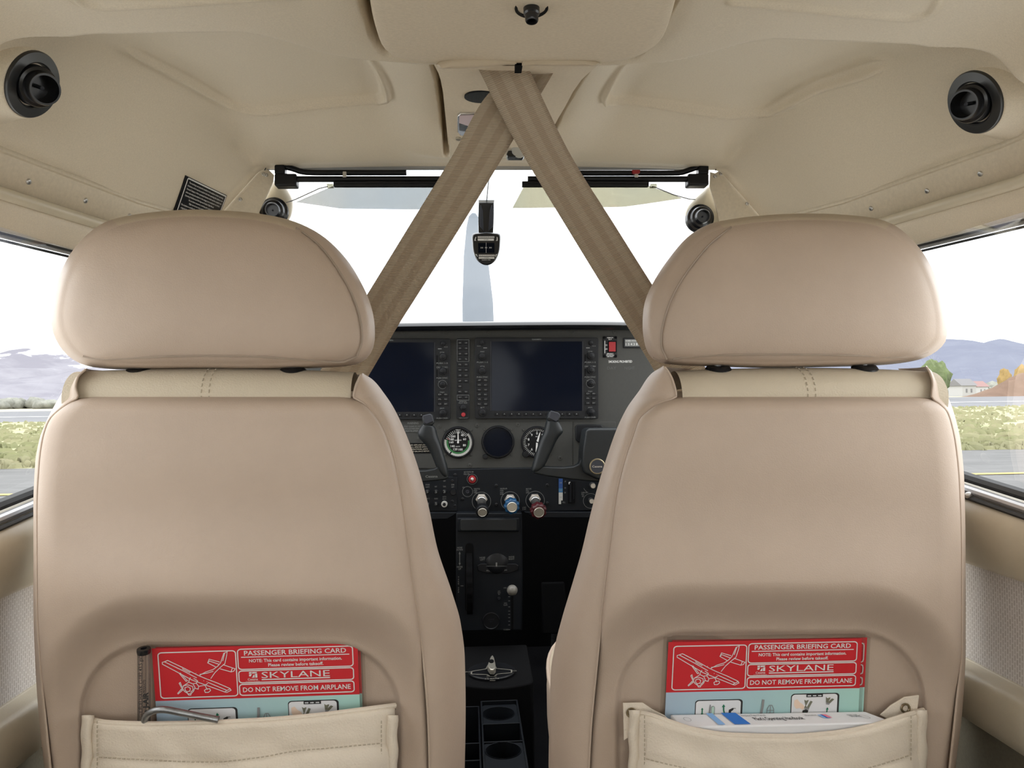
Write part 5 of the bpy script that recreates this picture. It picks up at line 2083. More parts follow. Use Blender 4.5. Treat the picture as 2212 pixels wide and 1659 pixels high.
tx(mb, 'INC', 1134, 1096, YT, 5, 3)
tx(mb, 'DEC', 1134, 1100, YT, 5, 3)
seg(mb, 1129.6, 1095, 1129.6, 1102, YT, .8)
tx(mb, '12V', 1001, 1053, YT, 4.5, 3)
for s, u, v, w in (('STROBE', 923.5, 1047, 9), ('LIGHTS', 923.5, 1052, 8), ('NAV', 941.5, 1051, 5), ('TAXI', 960, 1051, 6), ('DIM', 978, 1047, 6), ('CKPT', 978, 1052, 6), ('AUTO', 960, 1073, 8), ('PILOT', 960, 1078, 8), ('AUDIO', 942, 1077, 8), ('NAV 2', 924, 1077, 8), ('CABIN AIR', 1262, 1064, 13), ('PULL', 1259, 1068, 6), ('ON', 1259, 1072, 4), ('10', 1220.5, 1054, 3.5), ('20', 1220.5, 1064, 3.5), ('FULL', 1218, 1085, 6), ('UP', 1221, 1040, 3.5), ('OFF', 960, 1039, 5)):
    tx(mb, s, u, v, YT, w, 3)
ringline(mb, 1020, 1035, 11, YT)
ringline(mb, 1010, 1062, 11, YT)
for u, v in ((1040, 1083), (1102, 1082), (1156, 1081)):
    ringline(mb, u, v, 20, YT, .9)
ringline(mb, 1276, 1082, 16, YT)
ringline(mb, 1279, 1046, 20, YT, .7, 0, 2.0, 2.7, 10)
obj('lettering', mb, M['grey_print'], lowp)
mb = MB()
mb.lathe([(.004, 0), (.0048, .001), (.0044, .002), (.003, .002), (.0026, .0005), (0, .0005)], P(1010, 1062, LYP), (0, -1, 0), 20)
obj('socket', mb, M['cap'], lowp)
# static air knob, engine control knobs
t = thing('static_air_knob', 'small red pull knob with a silver tip above the black throttle', 'knob', P(1020, 1042, LYP - .005))
knob('knob', 1020, 1035, 8.2, LYP, .012, M['red'], t, False, False)
mb = MB()
mb.lathe([(.0040, 0), (.0040, .004), (.0022, .006), (0, .006)], P(1020, 1035, LYP - .0118), (0, -1, 0), 20)
obj('tip', mb, M['steel'], t)


def engine_control(label, u, v, ku, kv, m, capm, r, wob, nm='engine_control'):
    t = thing('engine_control_knob', label, 'knob', P(ku, kv + r, LYP - .06), 'engine control knobs')
    b = P(u, v, LYP)
    mb = MB()
    mb.lathe([(.0155, 0), (.0155, .003), (.0145, .0075), (.009, .008)], b, (0, -1, 0), 6)
    obj('hex_nut', mb, M['steel'], t, sharp=20)
    e = P(ku, kv, LYP - .075)
    mb = MB()
    mb.tube([b, b.lerp(e, .5)], .0105, 20)
    mb.lathe([(.0115, .010), (.0115, .014), (.0100, .016)], b, (e - b), 20)
    obj('collar', mb, M['steel'], t)
    mb = MB()
    mb.tube([b.lerp(e, .3), e], .0055, 16)
    obj('shaft', mb, M['steel'], t)
    ax = (e - b).normalized()
    mb = MB()
    rr = r*(LYP - .075)/FP
    mb.lathe([(rr*.62, -.026), (rr*.8, -.024), (rr*.98, -.018), (rr, -.010), (rr, -.004), (rr*.93, .000), (rr*.78, .0015), (0, .0015)], e, ax, 48, wob=wob)
    obj('grip', mb, m, t, sharp=50)
    mb = MB()
    mb.lathe([(rr*.68, 0), (rr*.68, .0035), (rr*.62, .0045), (rr*.58, .0038), (0, .0038)], e, ax, 36)
    kn = obj('end_cap', mb, capm, t)
    return t


sc8 = lambda k: 1 + .07*math.cos(k*2*PI/48*9)
engine_control('black throttle knob with a silver end cap', 1040, 1078, 1042, 1106, M['black'], M['alu'], 14.5, None)
engine_control('blue scalloped propeller control knob', 1102, 1079, 1106, 1095, M['blue'], M['alu'], 16.5, sc8)
engine_control('dark red scalloped mixture control knob', 1155, 1078, 1164, 1106, M['darkred'], M['alu'], 17, sc8)
# row of small breakers and the white autopilot breaker
for u, v, s in ((923, 1062, '5'), (942, 1062, '5'), (960, 1062, '3'), (924, 1089, '1'), (942, 1088, '5')):
    mb = MB()
    mb.lathe([(.0055, 0), (.0055, .003), (.0046, .004), (.0046, .009), (.004, .010), (0, .010)], P(u, v, LYP - .002), (0, -1, 0), 20)
    mm = MB()
    tx(mm, s, u, v, LYP - .0126, 4, 5.5)
    b = obj('circuit_breaker', mb, M['black'], lowp)
    obj('lettering', mm, M['grey_print'], b)
mb = MB()
mb.lathe([(.0078, 0), (.0078, .007), (.007, .009), (.0035, .009), (.0030, .006)], P(960, 1088.5, LYP - .002), (0, -1, 0), 24, cap=False)
b = obj('circuit_breaker', mb, M['offwhite'], lowp)
b['label'] = 'white collared circuit breaker'
mb = MB()
mb.lathe([(.0040, 0), (.0040, .010), (.003, .0115), (0, .0115)], P(960, 1088.5, LYP - .002), (0, -1, 0), 20)
obj('plunger', mb, M['black'], b)
mb = MB()
mb.lathe([(.0078, 0), (.0078, .004), (.0066, .006), (0, .006)], P(979, 1063, LYP - .002), (0, -1, 0), 24)
obj('dimmer', mb, M['black'], lowp)
# flap scale and slot
mb = MB()
slab(mb, 1207, 1034, 1215.5, 1054.5, YT + .0006, .0015, 0)
slab(mb, 1207, 1055, 1215.5, 1063.5, YT + .0006, .0015, 1)
slab(mb, 1207, 1064, 1215.5, 1081, YT + .0006, .0015, 2)
slab(mb, 1207, 1081, 1212, 1089, YT + .0006, .0015, 2)
fl = obj('flap_scale', mb, [M['midblue'], M['lightblue'], M['offwhite']], lowp)
mb = MB()
tx(mb, '140', 1211, 1043, YT + .0002, 5, 2.6)
tx(mb, '120', 1211, 1059, YT + .0002, 5, 2.6)
tx(mb, '100', 1211, 1074, YT + .0002, 5, 2.6)
obj('lettering', mb, M['inkgrey'], fl)
mb = MB()
slab(mb, 1227, 1040, 1242, 1087, YT - .001, .004)
fs = obj('flap_slot', mb, M['matte'], lowp, bevel=.001)
mb = MB()
slab(mb, 1231, 1043, 1234, 1085, YT - .0016, .001)
slab(mb, 1239, 1041, 1240.5, 1078, YT - .0016, .001)
obj('groove', mb, M['lower'], fs)
mb = MB()
slab(mb, 1228.6, 1041.5, 1230.2, 1046, YT - .0022, .001)
slab(mb, 1230, 1041, 1232, 1042.5, YT - .0022, .001)
obj('pointer', mb, M['white'], fs)
for u, v, r, m in ((1279, 1048, 6.5, 'steel'), (1276, 1081, 6, 'steel')):
    mb = MB()
    mb.lathe([(r*K, 0), (r*K, .012), (r*K*.8, .016), (0, .016)], P(u, v, LYP), (0, -1, 0), 24)
    obj('pull_knob', mb, M[m], lowp)

# ------------------------------------------------------------------ flight displays
YB = YP - .011                                 # bezel front


def keycap(par, u, v, w, h, s, bx=YB):
    mb = MB()
    slab(mb, u - w/2, v - h/2, u + w/2, v + h/2, bx - .0022, .003)
    k = obj('key', mb, M['key'], par, bevel=.0005)
    mb = MB()
    tx(mb, s, u, v, bx - .0024, w*.55, h*.36, .008)
    obj('lettering', mb, M['grey_print'], k)


def display(x0, y0, label, left, sgn=0):
    """flight display 267 x 176 px with its top left corner at (x0, y0)"""
    t = thing('flight_display', label, 'display', P(x0 + 133, y0 + 176, YB), 'flight displays')
    mb = MB()
    rslab(mb, x0, y0, x0 + 267, y0 + 175, YB, .012, 4)
    obj('bezel', mb, M['bezel'], t, bevel=.0012)
    mb = MB()
    slab(mb, x0 + 36, y0 + 8, x0 + 231, y0 + 158, YB - .0005, .002)
    obj('screen', mb, M['screen'], t)
    mb = MB()
    slab(mb, x0 + 33.6, y0 + 8, x0 + 34.6, y0 + 158, YB - .0014, .002)
    slab(mb, x0 + 232.4, y0 + 8, x0 + 233.4, y0 + 158, YB - .0014, .002)
    obj('divider', mb, M['cap'], t)
    mb = MB()
    tx(mb, 'GARMIN', x0 + 133, y0 + 3.6, YB - .0005, 20, 3)
    for side, xs in (('l', x0 + 16), ('r', x0 + 249)):
        tl_ = ((9, '') , (21, ''), (30, 'NAV' if side == 'l' else 'COM'), (53, 'PUSH 1-2'), (62, 'HDG' if side == 'l' else 'CRS    BARO'), (85, 'PUSH SYNC'), (93, '' if side == 'l' else 'RANGE'), (116, '' if side == 'l' else 'PAN'), (151, 'ALT' if side == 'l' else 'FMS'), (172, '' if side == 'l' else 'PUSH CRSR'))
        for dy, s in tl_:
            if s:
                tx(mb, s, xs, y0 + dy, YB - .0005, min(24, 3.0*len(s)), 3.0)
        seg(mb, xs + (2 if side == 'l' else -9), y0 + 22, xs + (10 if side == 'l' else -1), y0 + 22, YB - .0005, 1.8)
        tx(mb, 'VOL ID', xs - (8 if side == 'l' else -8), y0 + 18, YB - .0005, 8, 2)
    ringline(mb, x0 + 250, y0 + 99, 9.3, YB - .0005, .6, 0, .7, 2*PI + .1)
    for i in range(12):
        u = x0 + 48 + 15.6*i
        mb.add([P(u - 1.4, y0 + 165.6, YB - .0026), P(u + 1.6, y0 + 165.6, YB - .0026), P(u + .1, y0 + 162.8, YB - .0026)], [(0, 1, 2)])
    obj('lettering', mb, M['grey_print'], t)
    for i in range(12):
        u = x0 + 48 + 15.6*i
        mb = MB()
        slab(mb, u - 5, y0 + 161, u + 5, y0 + 168, YB - .0022, .003)
        obj('softkey', mb, M['key'], t, bevel=.0006)
    for dy, r, dx in ((11, 5, 0), (40, 8.2, 0), (71, 8.2, 0), (161, 8.6, 0)):
        if left:
            knob('knob', x0 + 15.5 + (1 if dy > 100 else 0), y0 + dy, r, YB, .013 if r > 6 else .009, M['black'], t)
    for dy, r in ((11, 5), (39, 8.2), (70, 8.2), (98, 7), (160, 8.6)):
        knob('knob', x0 + 250.5, y0 + dy, r, YB, .013 if r > 6 else .009, M['black'], t)
    if left:
        for i, ss in enumerate((('AP', 'FD'), ('HDG', 'ALT'), ('NAV', 'VNV'), ('APR', 'BC'), ('VS', 'NOSE UP'), ('FLC', 'NOSE DN'))):
            for j, s in enumerate(ss):
                keycap(t, x0 + 9.5 + 13.5*j, y0 + 91.5 + 10.3*i, 10.5, 7.6, s)
    for i, ss in enumerate((('D', 'MENU'), ('FPL', 'PROC'), ('CLR', 'ENT'))):
        for j, s in enumerate(ss):
            keycap(t, x0 + 244 + 13*j, y0 + 120.5 + 10.2*i, 10.5, 7.4, s)
    mb = MB()
    slab(mb, x0 + 237, y0 + 36, x0 + 239, y0 + 58, YB - .0004, .001)
    slab(mb, x0 + 237, y0 + 67, x0 + 239, y0 + 88, YB - .0004, .001)
    obj('card_slot', mb, M['matte'], t)
    return t


display(1026, 729.5, 'large dark display with bezel knobs in the middle of the panel', True)
display(706, 731.5, 'dark display mostly hidden behind the left seat', True)

# audio panel between the displays
t = thing('audio_panel', 'narrow button panel with a red button between the two dark displays', 'audio panel', P(1000, 906, YB), None)
mb = MB()
rslab(mb, 986, 731, 1014.5, 905, YB, .012, 3)
obj('bezel', mb, M['bezel'], t, bevel=.001)
rows_ = (('COM1 MIC', 'COM1'), ('COM2 MIC', 'COM2'), ('COM3 MIC', 'COM3'), ('COM 1/2', 'TEL'), ('PA', 'SPKR'), ('MKR MUTE', 'HI SENS'), ('DME', 'NAV1'), ('ADF', 'NAV2'), ('AUX', ''), ('MAN SQ', 'PLAY'))
for i, ss in enumerate(rows_):
    for j, s in enumerate(ss):
        if s:
            keycap(t, 993.5 + 13.3*j, 740.5 + 11.7*i, 9.5, 7.6, s)
for j, s in enumerate(('PILOT', 'COPLT')):
    keycap(t, 993.7 + 13.3*j, 858, 10, 6.5, s)
mb = MB()
for a, b, c, d in ((987.6, 734, 1013, 780.5), (987.6, 853.5, 1013, 864.5)):
    for e in ((a, b, c, b), (a, d, c, d), (a, b, a, d), (c, b, c, d)):
        seg(mb, *e, YB - .0006, .6)
tx(mb, 'INTERCOM', 1000, 867.2, YB - .0006, 15, 2)
tx(mb, 'PILOT  PASS', 1000, 870.5, YB - .0006, 18, 2)
tx(mb, 'DISPLAY BACKUP', 1001, 903, YB - .0006, 18, 2)
obj('lettering', mb, M['grey_print'], t)
knob('knob', 1001, 880.5, 7.6, YB, .013, M['black'], t)
mb = MB()
mb.lathe([(.0055, 0), (.0055, .004), (.0048, .006), (0, .0064)], P(1001, 895.5, YB), (0, -1, 0), 24)
obj('red_button', mb, mat('bright_red_button', (0.30, 0.012, 0.02), 0.4), t)['label'] = 'round red backup button'

# ------------------------------------------------------------------ round gauges
def gauge(name, u, v, r, label, group=None, face='dial'):
    t = thing(name, label, 'gauge', P(u, v + r, YP - .006), group)
    mb = MB()
    R_ = r*K
    mb.lathe([(R_, -.002), (R_, .005), (R_*.96, .0075), (R_*.89, .008), (R_*.86, .0035), (R_*.86, .002)], P(u, v, YP), (0, -1, 0), 64, cap=False)
    obj('bezel_ring', mb, M['black'], t)
    mb = MB()
    mb.lathe([(R_*.87, .0028), (0, .0028)], P(u, v, YP), (0, -1, 0), 48, cap=False)
    obj('dial', mb, M[face], t)
    for a in (-135, -45, 45, 135):
        aa = math.radians(a)
        mb = MB()
        mb.lathe([(.0032, 0), (.003, .0014), (.0012, .0018), (0, .0012)], P(u + (r*1.17)*math.cos(aa), v + (r*1.09)*math.sin(aa), YP - .002), (0, -1, 0), 14)
        obj('screw', mb, M['panel'], t)
    return t


YG = YP - .0032
u0, v0 = 989.5, 955.5
t = gauge('airspeed_indicator', u0, v0, 34.5, 'round airspeed dial with green and white arcs', 'round gauges')
mb = MB()
A_ = lambda deg: math.radians(deg - 90)
w_ = MB()
ringline(w_, u0, v0, 27.5, YG, 4.6, 0, A_(48), A_(212), 60)
ringline(w_, u0, v0, 27.5, YG, 4.6, 0, A_(218), A_(282), 40)
obj('white_arc', w_, M['offwhite'], t)
g_ = MB()
ringline(g_, u0, v0, 23.2, YG - .0002, 3.8, 0, A_(80), A_(282), 60)
obj('green_arc', g_, M['green'], t)
mb = MB()
for s, u, v, w in (('40', 998.9, 940, 6.5), ('60', 1003.6, 948.5, 6.5), ('80', 1003.2, 961.6, 6.5), ('100', 994.3, 971, 9), ('120', 983, 970.3, 9), ('140', 977.3, 963.8, 9), ('160', 974.5, 955.2, 9), ('180', 975.4, 949, 9), ('200', 978.9, 942.7, 10)):
    tx(mb, s, u, v, YG - .0004, w, 4.6)
tx(mb, 'AIRSPEED', 989.5, 951, YG - .0004, 15, 2.4)
tx(mb, 'KNOTS', 989, 964.5, YG - .0004, 9, 2)
for k, s in enumerate(('PRESS ALT', '0 5 10 15', 'TEMP')):
    tx(mb, s, 989.5, 928.5 + 3.2*k, YG - .0004, 11 - k, 2.2)
for d in list(range(20, 60, 8)) + list(range(60, 300, 10)) + list(range(288, 345, 9)):
    a = A_(d)
    r0, r1 = (20, 27) if (d < 60 or d > 286) else (29, 30.5)
    seg(mb, u0 + r0*math.cos(a), v0 + r0*math.sin(a), u0 + r1*math.cos(a), v0 + r1*math.sin(a), YG - .0004, .8)
obj('white_print', mb, M['white'], t)
mb = MB()
seg(mb, u0 - 26*math.sin(math.radians(70)), v0 - 26*math.cos(math.radians(70)), u0 - 20*math.sin(math.radians(72)), v0 - 20*math.cos(math.radians(72)), YG - .0006, 1)
obj('red_line', mb, M['red'], t)
mb = MB()
mb.add([P(u, v, YG - .0016) for u, v in ((u0 - 1.6, v0), (u0 - .8, v0 - 22), (u0, v0 - 28), (u0 + .8, v0 - 22), (u0 + 1.6, v0), (u0, v0 + 3))], [tuple(range(6))])
mb.lathe([(.0026, 0), (.0024, .0008), (0, .001)], P(u0, v0, YG - .001), (0, -1, 0), 16)
obj('needle', mb, M['white'], t)

t = gauge('attitude_display', 1075.5, 954.5, 35.5, 'blank round standby display between the two dials', 'round gauges', 'screen')
mb = MB()
mb.lathe([(.0065, 0), (.0065, .008), (.0055, .010), (0, .0105)], P(1048, 986, YP - .002), (0, -1, 0), 24)
obj('knob', mb, M['black'], t)

u0, v0 = 1160, 955
t = gauge('altimeter', u0, v0, 35, 'round altimeter dial partly behind the right yoke grip', 'round gauges')
mb = MB()
for k in range(50):
    a = A_(k*7.2)
    r0 = 22.5 if k % 5 == 0 else 24.5
    seg(mb, u0 + r0*math.cos(a), v0 + r0*math.sin(a), u0 + 29.5*math.cos(a), v0 + 29.5*math.sin(a), YG - .0003, 1.0 if k % 5 == 0 else .8)
for k in range(10):
    a = A_(k*36)
    tx(mb, str(k), u0 + 19*math.cos(a), v0 + 19*math.sin(a), YG - .0003, 3.6 if k != 1 else 2, 5)
tx(mb, 'ALT', 1160, 943, YG - .0003, 7, 2)
mb.add([P(u, v, YG - .0012) for u, v in ((1159, 953), (1165, 936), (1167.5, 932.5), (1167, 937), (1163, 955))], [tuple(range(5))])
mb.add([P(u, v, YG - .0016) for u, v in ((1158, 956), (1162, 957), (1160.5, 975), (1158, 980), (1157, 975))], [tuple(range(5))])
obj('white_print', mb, M['white'], t)
mb = MB()
mb.lathe([(.0085, 0), (.0085, .007), (.0070, .010), (0, .0105)], P(1135, 981, YP - .002), (0, -1, 0), 28)
obj('knob', mb, M['black'], t)

# emergency switch and hour meter at the right of the panel
t = thing('switch_plate', 'black switch plate with a red rocker right of the large display', 'switch', P(1318, 772, YP - .004))
mb = MB()
slab(mb, 1303, 726.5, 1333, 772, YP - .003, .004)
obj('plate', mb, M['bezel'], t, bevel=.0008)
mb = MB()
slab(mb, 1313.5, 736.5, 1332, 761, YP - .005, .003)
obj('rocker_frame', mb, M['matte'], t, bevel=.0006)
mb = MB()
mb.prism([P(1315.5, 738.5, YP - .0075), P(1330, 738.5, YP - .0075), P(1330, 749, YP - .0055), P(1330, 759.5, YP - .009), P(1315.5, 759.5, YP - .009), P(1315.5, 749, YP - .0055)], (0, .004, 0))
obj('red_rocker', mb, M['red'], t, bevel=.0006)
mb = MB()
for s, u, v, w in (('REMOTE', 1318, 729.5, 13), ('ELT', 1318, 733, 7), ('ON', 1310, 745.5, 4), ('ARM', 1310, 754, 5), ('EMERGENCY', 1318, 764, 15), ('FOR AVIATION', 1318, 767.2, 17), ('USE ONLY', 1318, 770.2, 14)):
    tx(mb, s, u, v, YP - .0034, w, 2.6)
seg(mb, 1306.5, 736, 1306.5, 763, YP - .0034, 1.2)
obj('lettering', mb, M['white'], t)
for u, v in ((1306, 729), (1330, 729), (1306, 769), (1330, 769)):
    mb = MB()
    mb.lathe([(.0034, 0), (.003, .0016), (0, .0016)], P(u, v, YP - .003), (0, -1, 0), 12)
    obj('screw', mb, M['matte'], t)
t = thing('hour_meter', 'small hour meter with a white window near the right belt', 'meter', P(1370, 751, YP - .004))
mb = MB()
slab(mb, 1347, 730, 1395, 751.5, YP - .004, .005)
obj('case', mb, M['black'], t, bevel=.001)
mb = MB()
slab(mb, 1350, 733, 1391, 748, YP - .0046, .001)
obj('window', mb, M['grey_print'], t)
mb = MB()
tx(mb, 'HOBBS HOURS', 1364, 736, YP - .005, 26, 3)
tx(mb, '1 5 4 3 8', 1364, 743.5, YP - .005, 26, 5)
obj('lettering', mb, M['white'], t)

# ------------------------------------------------------------------ control yokes
def grip_loft(mb, rows, Y):
    """rows: (v, left u, right u, depth) - rounded section swept down the grip"""
    rings = []
    for v, a, b, dv, th in rows:
        c = P((a + b)/2, v, Y)
        w = (b - a)/2*Y/FP
        ring = []
        for k in range(24):
            t_ = 2*PI*k/24
            ca, sa = math.cos(t_), math.sin(t_)
            ring.append(c + V((w*abs(ca)**.75*math.copysign(1, ca), th*abs(sa)**.75*math.copysign(1, sa), -dv*Y/FP*ca)))
        rings.append(ring)
    mb.loft(rings)


YY = 1.74
ty = thing('control_yoke', 'black yoke grip in front of the left seat, beside the airspeed dial', 'control yoke', P(900, 1040, YY), 'control yokes')
mb = MB()
grip_loft(mb, [(915, 915, 936, 3, .015), (921, 911, 941, 3, .018), (930, 904, 943, 2, .019), (940, 902, 945, 1, .019), (947, 906, 947, 0, .019), (956, 917, 950, -2, .018), (968, 927, 954, -3, .017), (982, 934, 958, -4, .017), (998, 940, 963, -4, .018), (1012, 945, 967, -3, .018), (1024, 954, 969, -3, .017), (1032, 962, 970, -2, .014)], YY)
gl = obj('grip', mb, M['yoke'], ty, sharp=180, sub=1)
mb = MB()
mb.prism([P(u, v, YY - .016) for u, v in ((911.5, 900), (929, 893.5), (935, 898), (938.5, 913), (934, 919), (919, 921.5), (914, 917))], (0, .032, 0))
obj('button_housing', mb, M['yoke'], gl, bevel=.003, seg=3)
mb = MB()
mb.prism([P(u, v, YY - .019) for u, v in ((912.5, 898), (928, 894), (933.5, 897), (936.5, 910), (922, 916.5), (917, 914))], (0, .006, 0))
obj('button', mb, M['cap'], gl, bevel=.0016, seg=3)
mb = MB()
mb.prism([P(u, v, YY - .014) for u, v in ((760, 1019), (880, 1018), (920, 1016.5), (938, 1013), (950, 1006), (966, 1022), (969, 1032), (964, 1036), (940, 1039), (900, 1043), (840, 1048), (760, 1050))], (0, .028, 0))
obj('arm', mb, M['yoke'], ty, bevel=.007, seg=4)
mb = MB()
tx(mb, 'Cessna', 932, 1029, YY - .0143, 26, 5)
obj('lettering', mb, M['grey_print'], ty)
mb = MB()
mb.prism([P(u, v, YY - .03) for u, v in ((690, 945), (700, 935), (770, 935), (782, 948), (790, 1010), (800, 1022), (780, 1052), (690, 1052))], (0, .06, 0))
obj('hub', mb, M['yoke'], ty, bevel=.006, seg=3)
mb = MB()
mb.tube([P(740, 985, YY), P(740, 975, YP + .01)], .016, 16)
obj('shaft', mb, M['dull_steel'], ty)

ty = thing('control_yoke', 'black yoke with hub and grip in front of the right seat, over the altimeter', 'control yoke', P(1250, 1040, YY), 'control yokes')
mb = MB()
grip_loft(mb, [(905, 1184, 1207, 4, .015), (912, 1180, 1210, 4, .018), (922, 1177, 1215, 3, .019), (931, 1175, 1217.5, 2, .019), (937, 1173, 1213, 1, .019), (946, 1168, 1204, 2, .018), (960, 1163.5, 1197, 3, .017), (978, 1158, 1188, 4, .017), (996, 1153, 1180, 4, .018), (1008, 1149.5, 1173, 4, .018), (1016, 1147.5, 1163, 3, .016), (1021, 1147, 1154, 2, .012)], YY)
gl = obj('grip', mb, M['yoke'], ty, sharp=180, sub=1)
mb = MB()
mb.prism([P(u, v, YY - .016) for u, v in ((1182, 902), (1187, 889), (1205, 893), (1211.5, 897), (1207.5, 909), (1203, 913.5), (1184, 910))], (0, .032, 0))
obj('button_housing', mb, M['yoke'], gl, bevel=.003, seg=3)
mb = MB()
mb.prism([P(u, v, YY - .019) for u, v in ((1184.5, 903), (1190, 887), (1206, 891.5), (1210.5, 896), (1205.5, 908.5), (1201, 911)) ], (0, .006, 0))
obj('button', mb, M['cap'], gl, bevel=.0016, seg=3)
mb = MB()
mb.prism([P(u, v, YY - .014) for u, v in ((1149, 1020), (1165, 1010), (1176, 1008), (1215, 1010), (1238, 1008), (1250, 1003), (1258, 985), (1330, 985), (1330, 1043), (1283, 1041), (1230, 1035.5), (1182, 1029), (1155, 1023))], (0, .028, 0))
obj('arm', mb, M['yoke'], ty, bevel=.007, seg=4)
mb = MB()
mb.prism([P(u, v, YY - .034) for u, v in ((1265.5, 932), (1268, 928), (1274, 926), (1400, 925), (1410, 1000), (1400, 1040), (1290, 1036), (1262, 1022), (1258, 1004), (1259, 975))], (0, .07, 0))
obj('hub', mb, M['yoke'], ty, bevel=.006, seg=3)
mb = MB()
mb.lathe([(.0178, -.002), (.0178, .003), (.0165, .0036), (.0158, .0022), (0, .0022)], P(1290, 1007.5, YY - .034), (0, -1, 0), 40)
em = obj('emblem', mb, M['brass'], ty)
mb = MB()
mb.lathe([(.0150, .0025), (0, .0026)], P(1290, 1007.5, YY - .034), (0, -1, 0), 36, cap=False)
obj('emblem_face', mb, M['cap'], em)
mb = MB()
tx(mb, 'Cessna', 1290, 1007.5, YY - .0368, 22, 4.5)
obj('lettering', mb, M['steel'], em)
mb = MB()
mb.prism([P(u, v, YP - .006) for u, v in ((1243, 921), (1248, 917), (1298, 917), (1302, 921), (1302, 950), (1298, 956), (1250, 956), (1244, 950))], (0, .008, 0))
obj('boot_plate', mb, M['black'], ty, bevel=.002)
mb = MB()
mb.tube([P(1300, 960, YY), P(1285, 938, YP + .01)], .02, 18)
obj('shaft', mb, M['black'], ty)

# ------------------------------------------------------------------ centre pedestal
YD = 1.875
ped = thing('pedestal', 'black centre pedestal with trim wheels under the control panel', 'pedestal', (P(1056, 1360, YD).x, YD, Z(-.79)))
mb = MB()
cs = [(985, 1108), (1128, 1108), (1128, 1140), (1129, 1250), (1128, 1362), (986, 1364), (985, 1250)]
mb.prism([P(u, v, YD) for u, v in cs], (0, .3, 0))
obj('pedestal_face', mb, M['lower'], ped, bevel=.003)
mb = MB()
mb.prism([P(u, v, YD - .012) for u, v in ((988, 1119), (1122, 1119), (1122, 1149), (988, 1149))], (0, .014, 0))
bx = obj('top_box', mb, M['lower'], ped, bevel=.003)
mb = MB()
rslab(mb, 994, 1122, 1117, 1146, YD - .0145, .004, 4)
obj('box_lid', mb, mat('grey_lid_plastic', (0.014, 0.016, 0.018), .4, spec=.25), bx, bevel=.0012)
YQ = YD - .0012
mb = MB()
tx(mb, 'NOSE', 993, 1183, YQ, 11, 3.4)
tx(mb, 'DOWN', 993, 1187.5, YQ, 13, 3.4)
seg(mb, 993, 1194, 993, 1219, YQ, 1.2)
mb.add([P(u, v, YQ) for u, v in ((991, 1197), (993, 1191), (995, 1197))], [(0, 1, 2)])
mb.add([P(u, v, YQ) for u, v in ((991, 1216), (993, 1222), (995, 1216))], [(0, 1, 2)])
tx(mb, 'NOSE', 993, 1224.5, YQ, 12, 3.4)
tx(mb, 'UP', 993, 1229, YQ, 6, 3.4)
for i, ch in enumerate('TAKE OFF'):
    if ch != ' ':
        tx(mb, ch, 990.5, 1247 + 4.6*i, YQ, 2.6, 3.2)
seg(mb, 995, 1265.5, 1001, 1265.5, YQ, 1.2)
tx(mb, 'NOSE', 1042, 1204.5, YQ, 12, 3.4)
tx(mb, 'LEFT', 1042, 1209, YQ, 10, 3.4)
tx(mb, 'NOSE', 1105, 1203, YQ, 12, 3.4)
tx(mb, 'RIGHT', 1105, 1207.5, YQ, 12, 3.4)
tx(mb, 'OPEN', 1091, 1270, YQ, 7, 2.6)
tx(mb, 'COWL', 1092, 1303, YQ, 7, 2.8)
tx(mb, 'FLAPS', 1092, 1307, YQ, 8, 2.8)
tx(mb, 'CLOSED', 1093, 1360, YQ, 11, 2.6)
tx(mb, 'AUX', 1078, 1277, YQ, 5, 2.4)
tx(mb, 'AUDIO', 1078, 1280.5, YQ, 6.5, 2.4)
tx(mb, 'IN', 1078, 1284, YQ, 3, 2.4)
for v in (1289, 1298, 1311, 1320, 1327, 1334, 1342, 1350, 1360):
    seg(mb, 1098, v, 1102, v, YQ, 1)
obj('lettering', mb, M['grey_print'], ped)
mb = MB()                                      # elevator trim wheel standing in its slot
rslab(mb, 1005, 1174, 1023, 1322, YD - .002, .004, 7)
obj('wheel_slot', mb, M['matte'], ped)
mb = MB()
c = P(1014, 1248, YD + .062)
R_ = .096
mb.lathe([(R_*.9, -.008), (R_, -.007), (R_, .007), (R_*.9, .008)], c, (1, 0, 0), 96, wob=lambda k: 1.0 if k % 4 < 2 else 1.02)
obj('trim_wheel', mb, M['matte'], ped, sharp=30)
mb = MB()                                      # rudder trim
mb.prism([P(u, v, YD - .003) for u, v in ((1031, 1222), (1038, 1218), (1114, 1218), (1120, 1222), (1119, 1232), (1100, 1238), (1050, 1238), (1032, 1233))], (0, .005, 0))
rp = obj('rudder_trim_plate', mb, M['black'], ped, bevel=.0012)
mb = MB()
mb.lathe([(.030, -.003), (.030, .003), (.027, .007), (.015, .011), (0, .012)], P(1073, 1212, YD + .006), (0, -.97, .2), 36)
obj('rudder_trim_wheel', mb, M['black'], rp)
mb = MB()
slab(mb, 1071, 1216, 1074, 1224, YD - .022, .004)
seg(mb, 1050, 1223, 1095, 1223, YD - .0225, .6)
tx(mb, 'RUDDER TRIM', 1073, 1232, YD - .0035, 44, 3)
obj('pointer', mb, M['grey_print'], rp)
mb = MB()                                      # cowl flap lever with ball knob
slab(mb, 1104, 1268, 1109, 1360, YD - .001, .002)
sl_ = obj('lever_slot', mb, M['matte'], ped)
mb = MB()
mb.tube([P(1106, 1278, YD), P(1106.5, 1275, YD - .035)], .003, 10)
obj('lever', mb, M['dull_steel'], sl_)
mb = MB()
mb.lathe([(.0128*math.sin(PI*i/14), -.0128*math.cos(PI*i/14)) for i in range(15)], P(1106.5, 1275, YD - .04), (0, -1, 0), 28)
obj('ball_knob', mb, M['knobgrey'], sl_)['label'] = 'grey ball knob'
mb = MB()
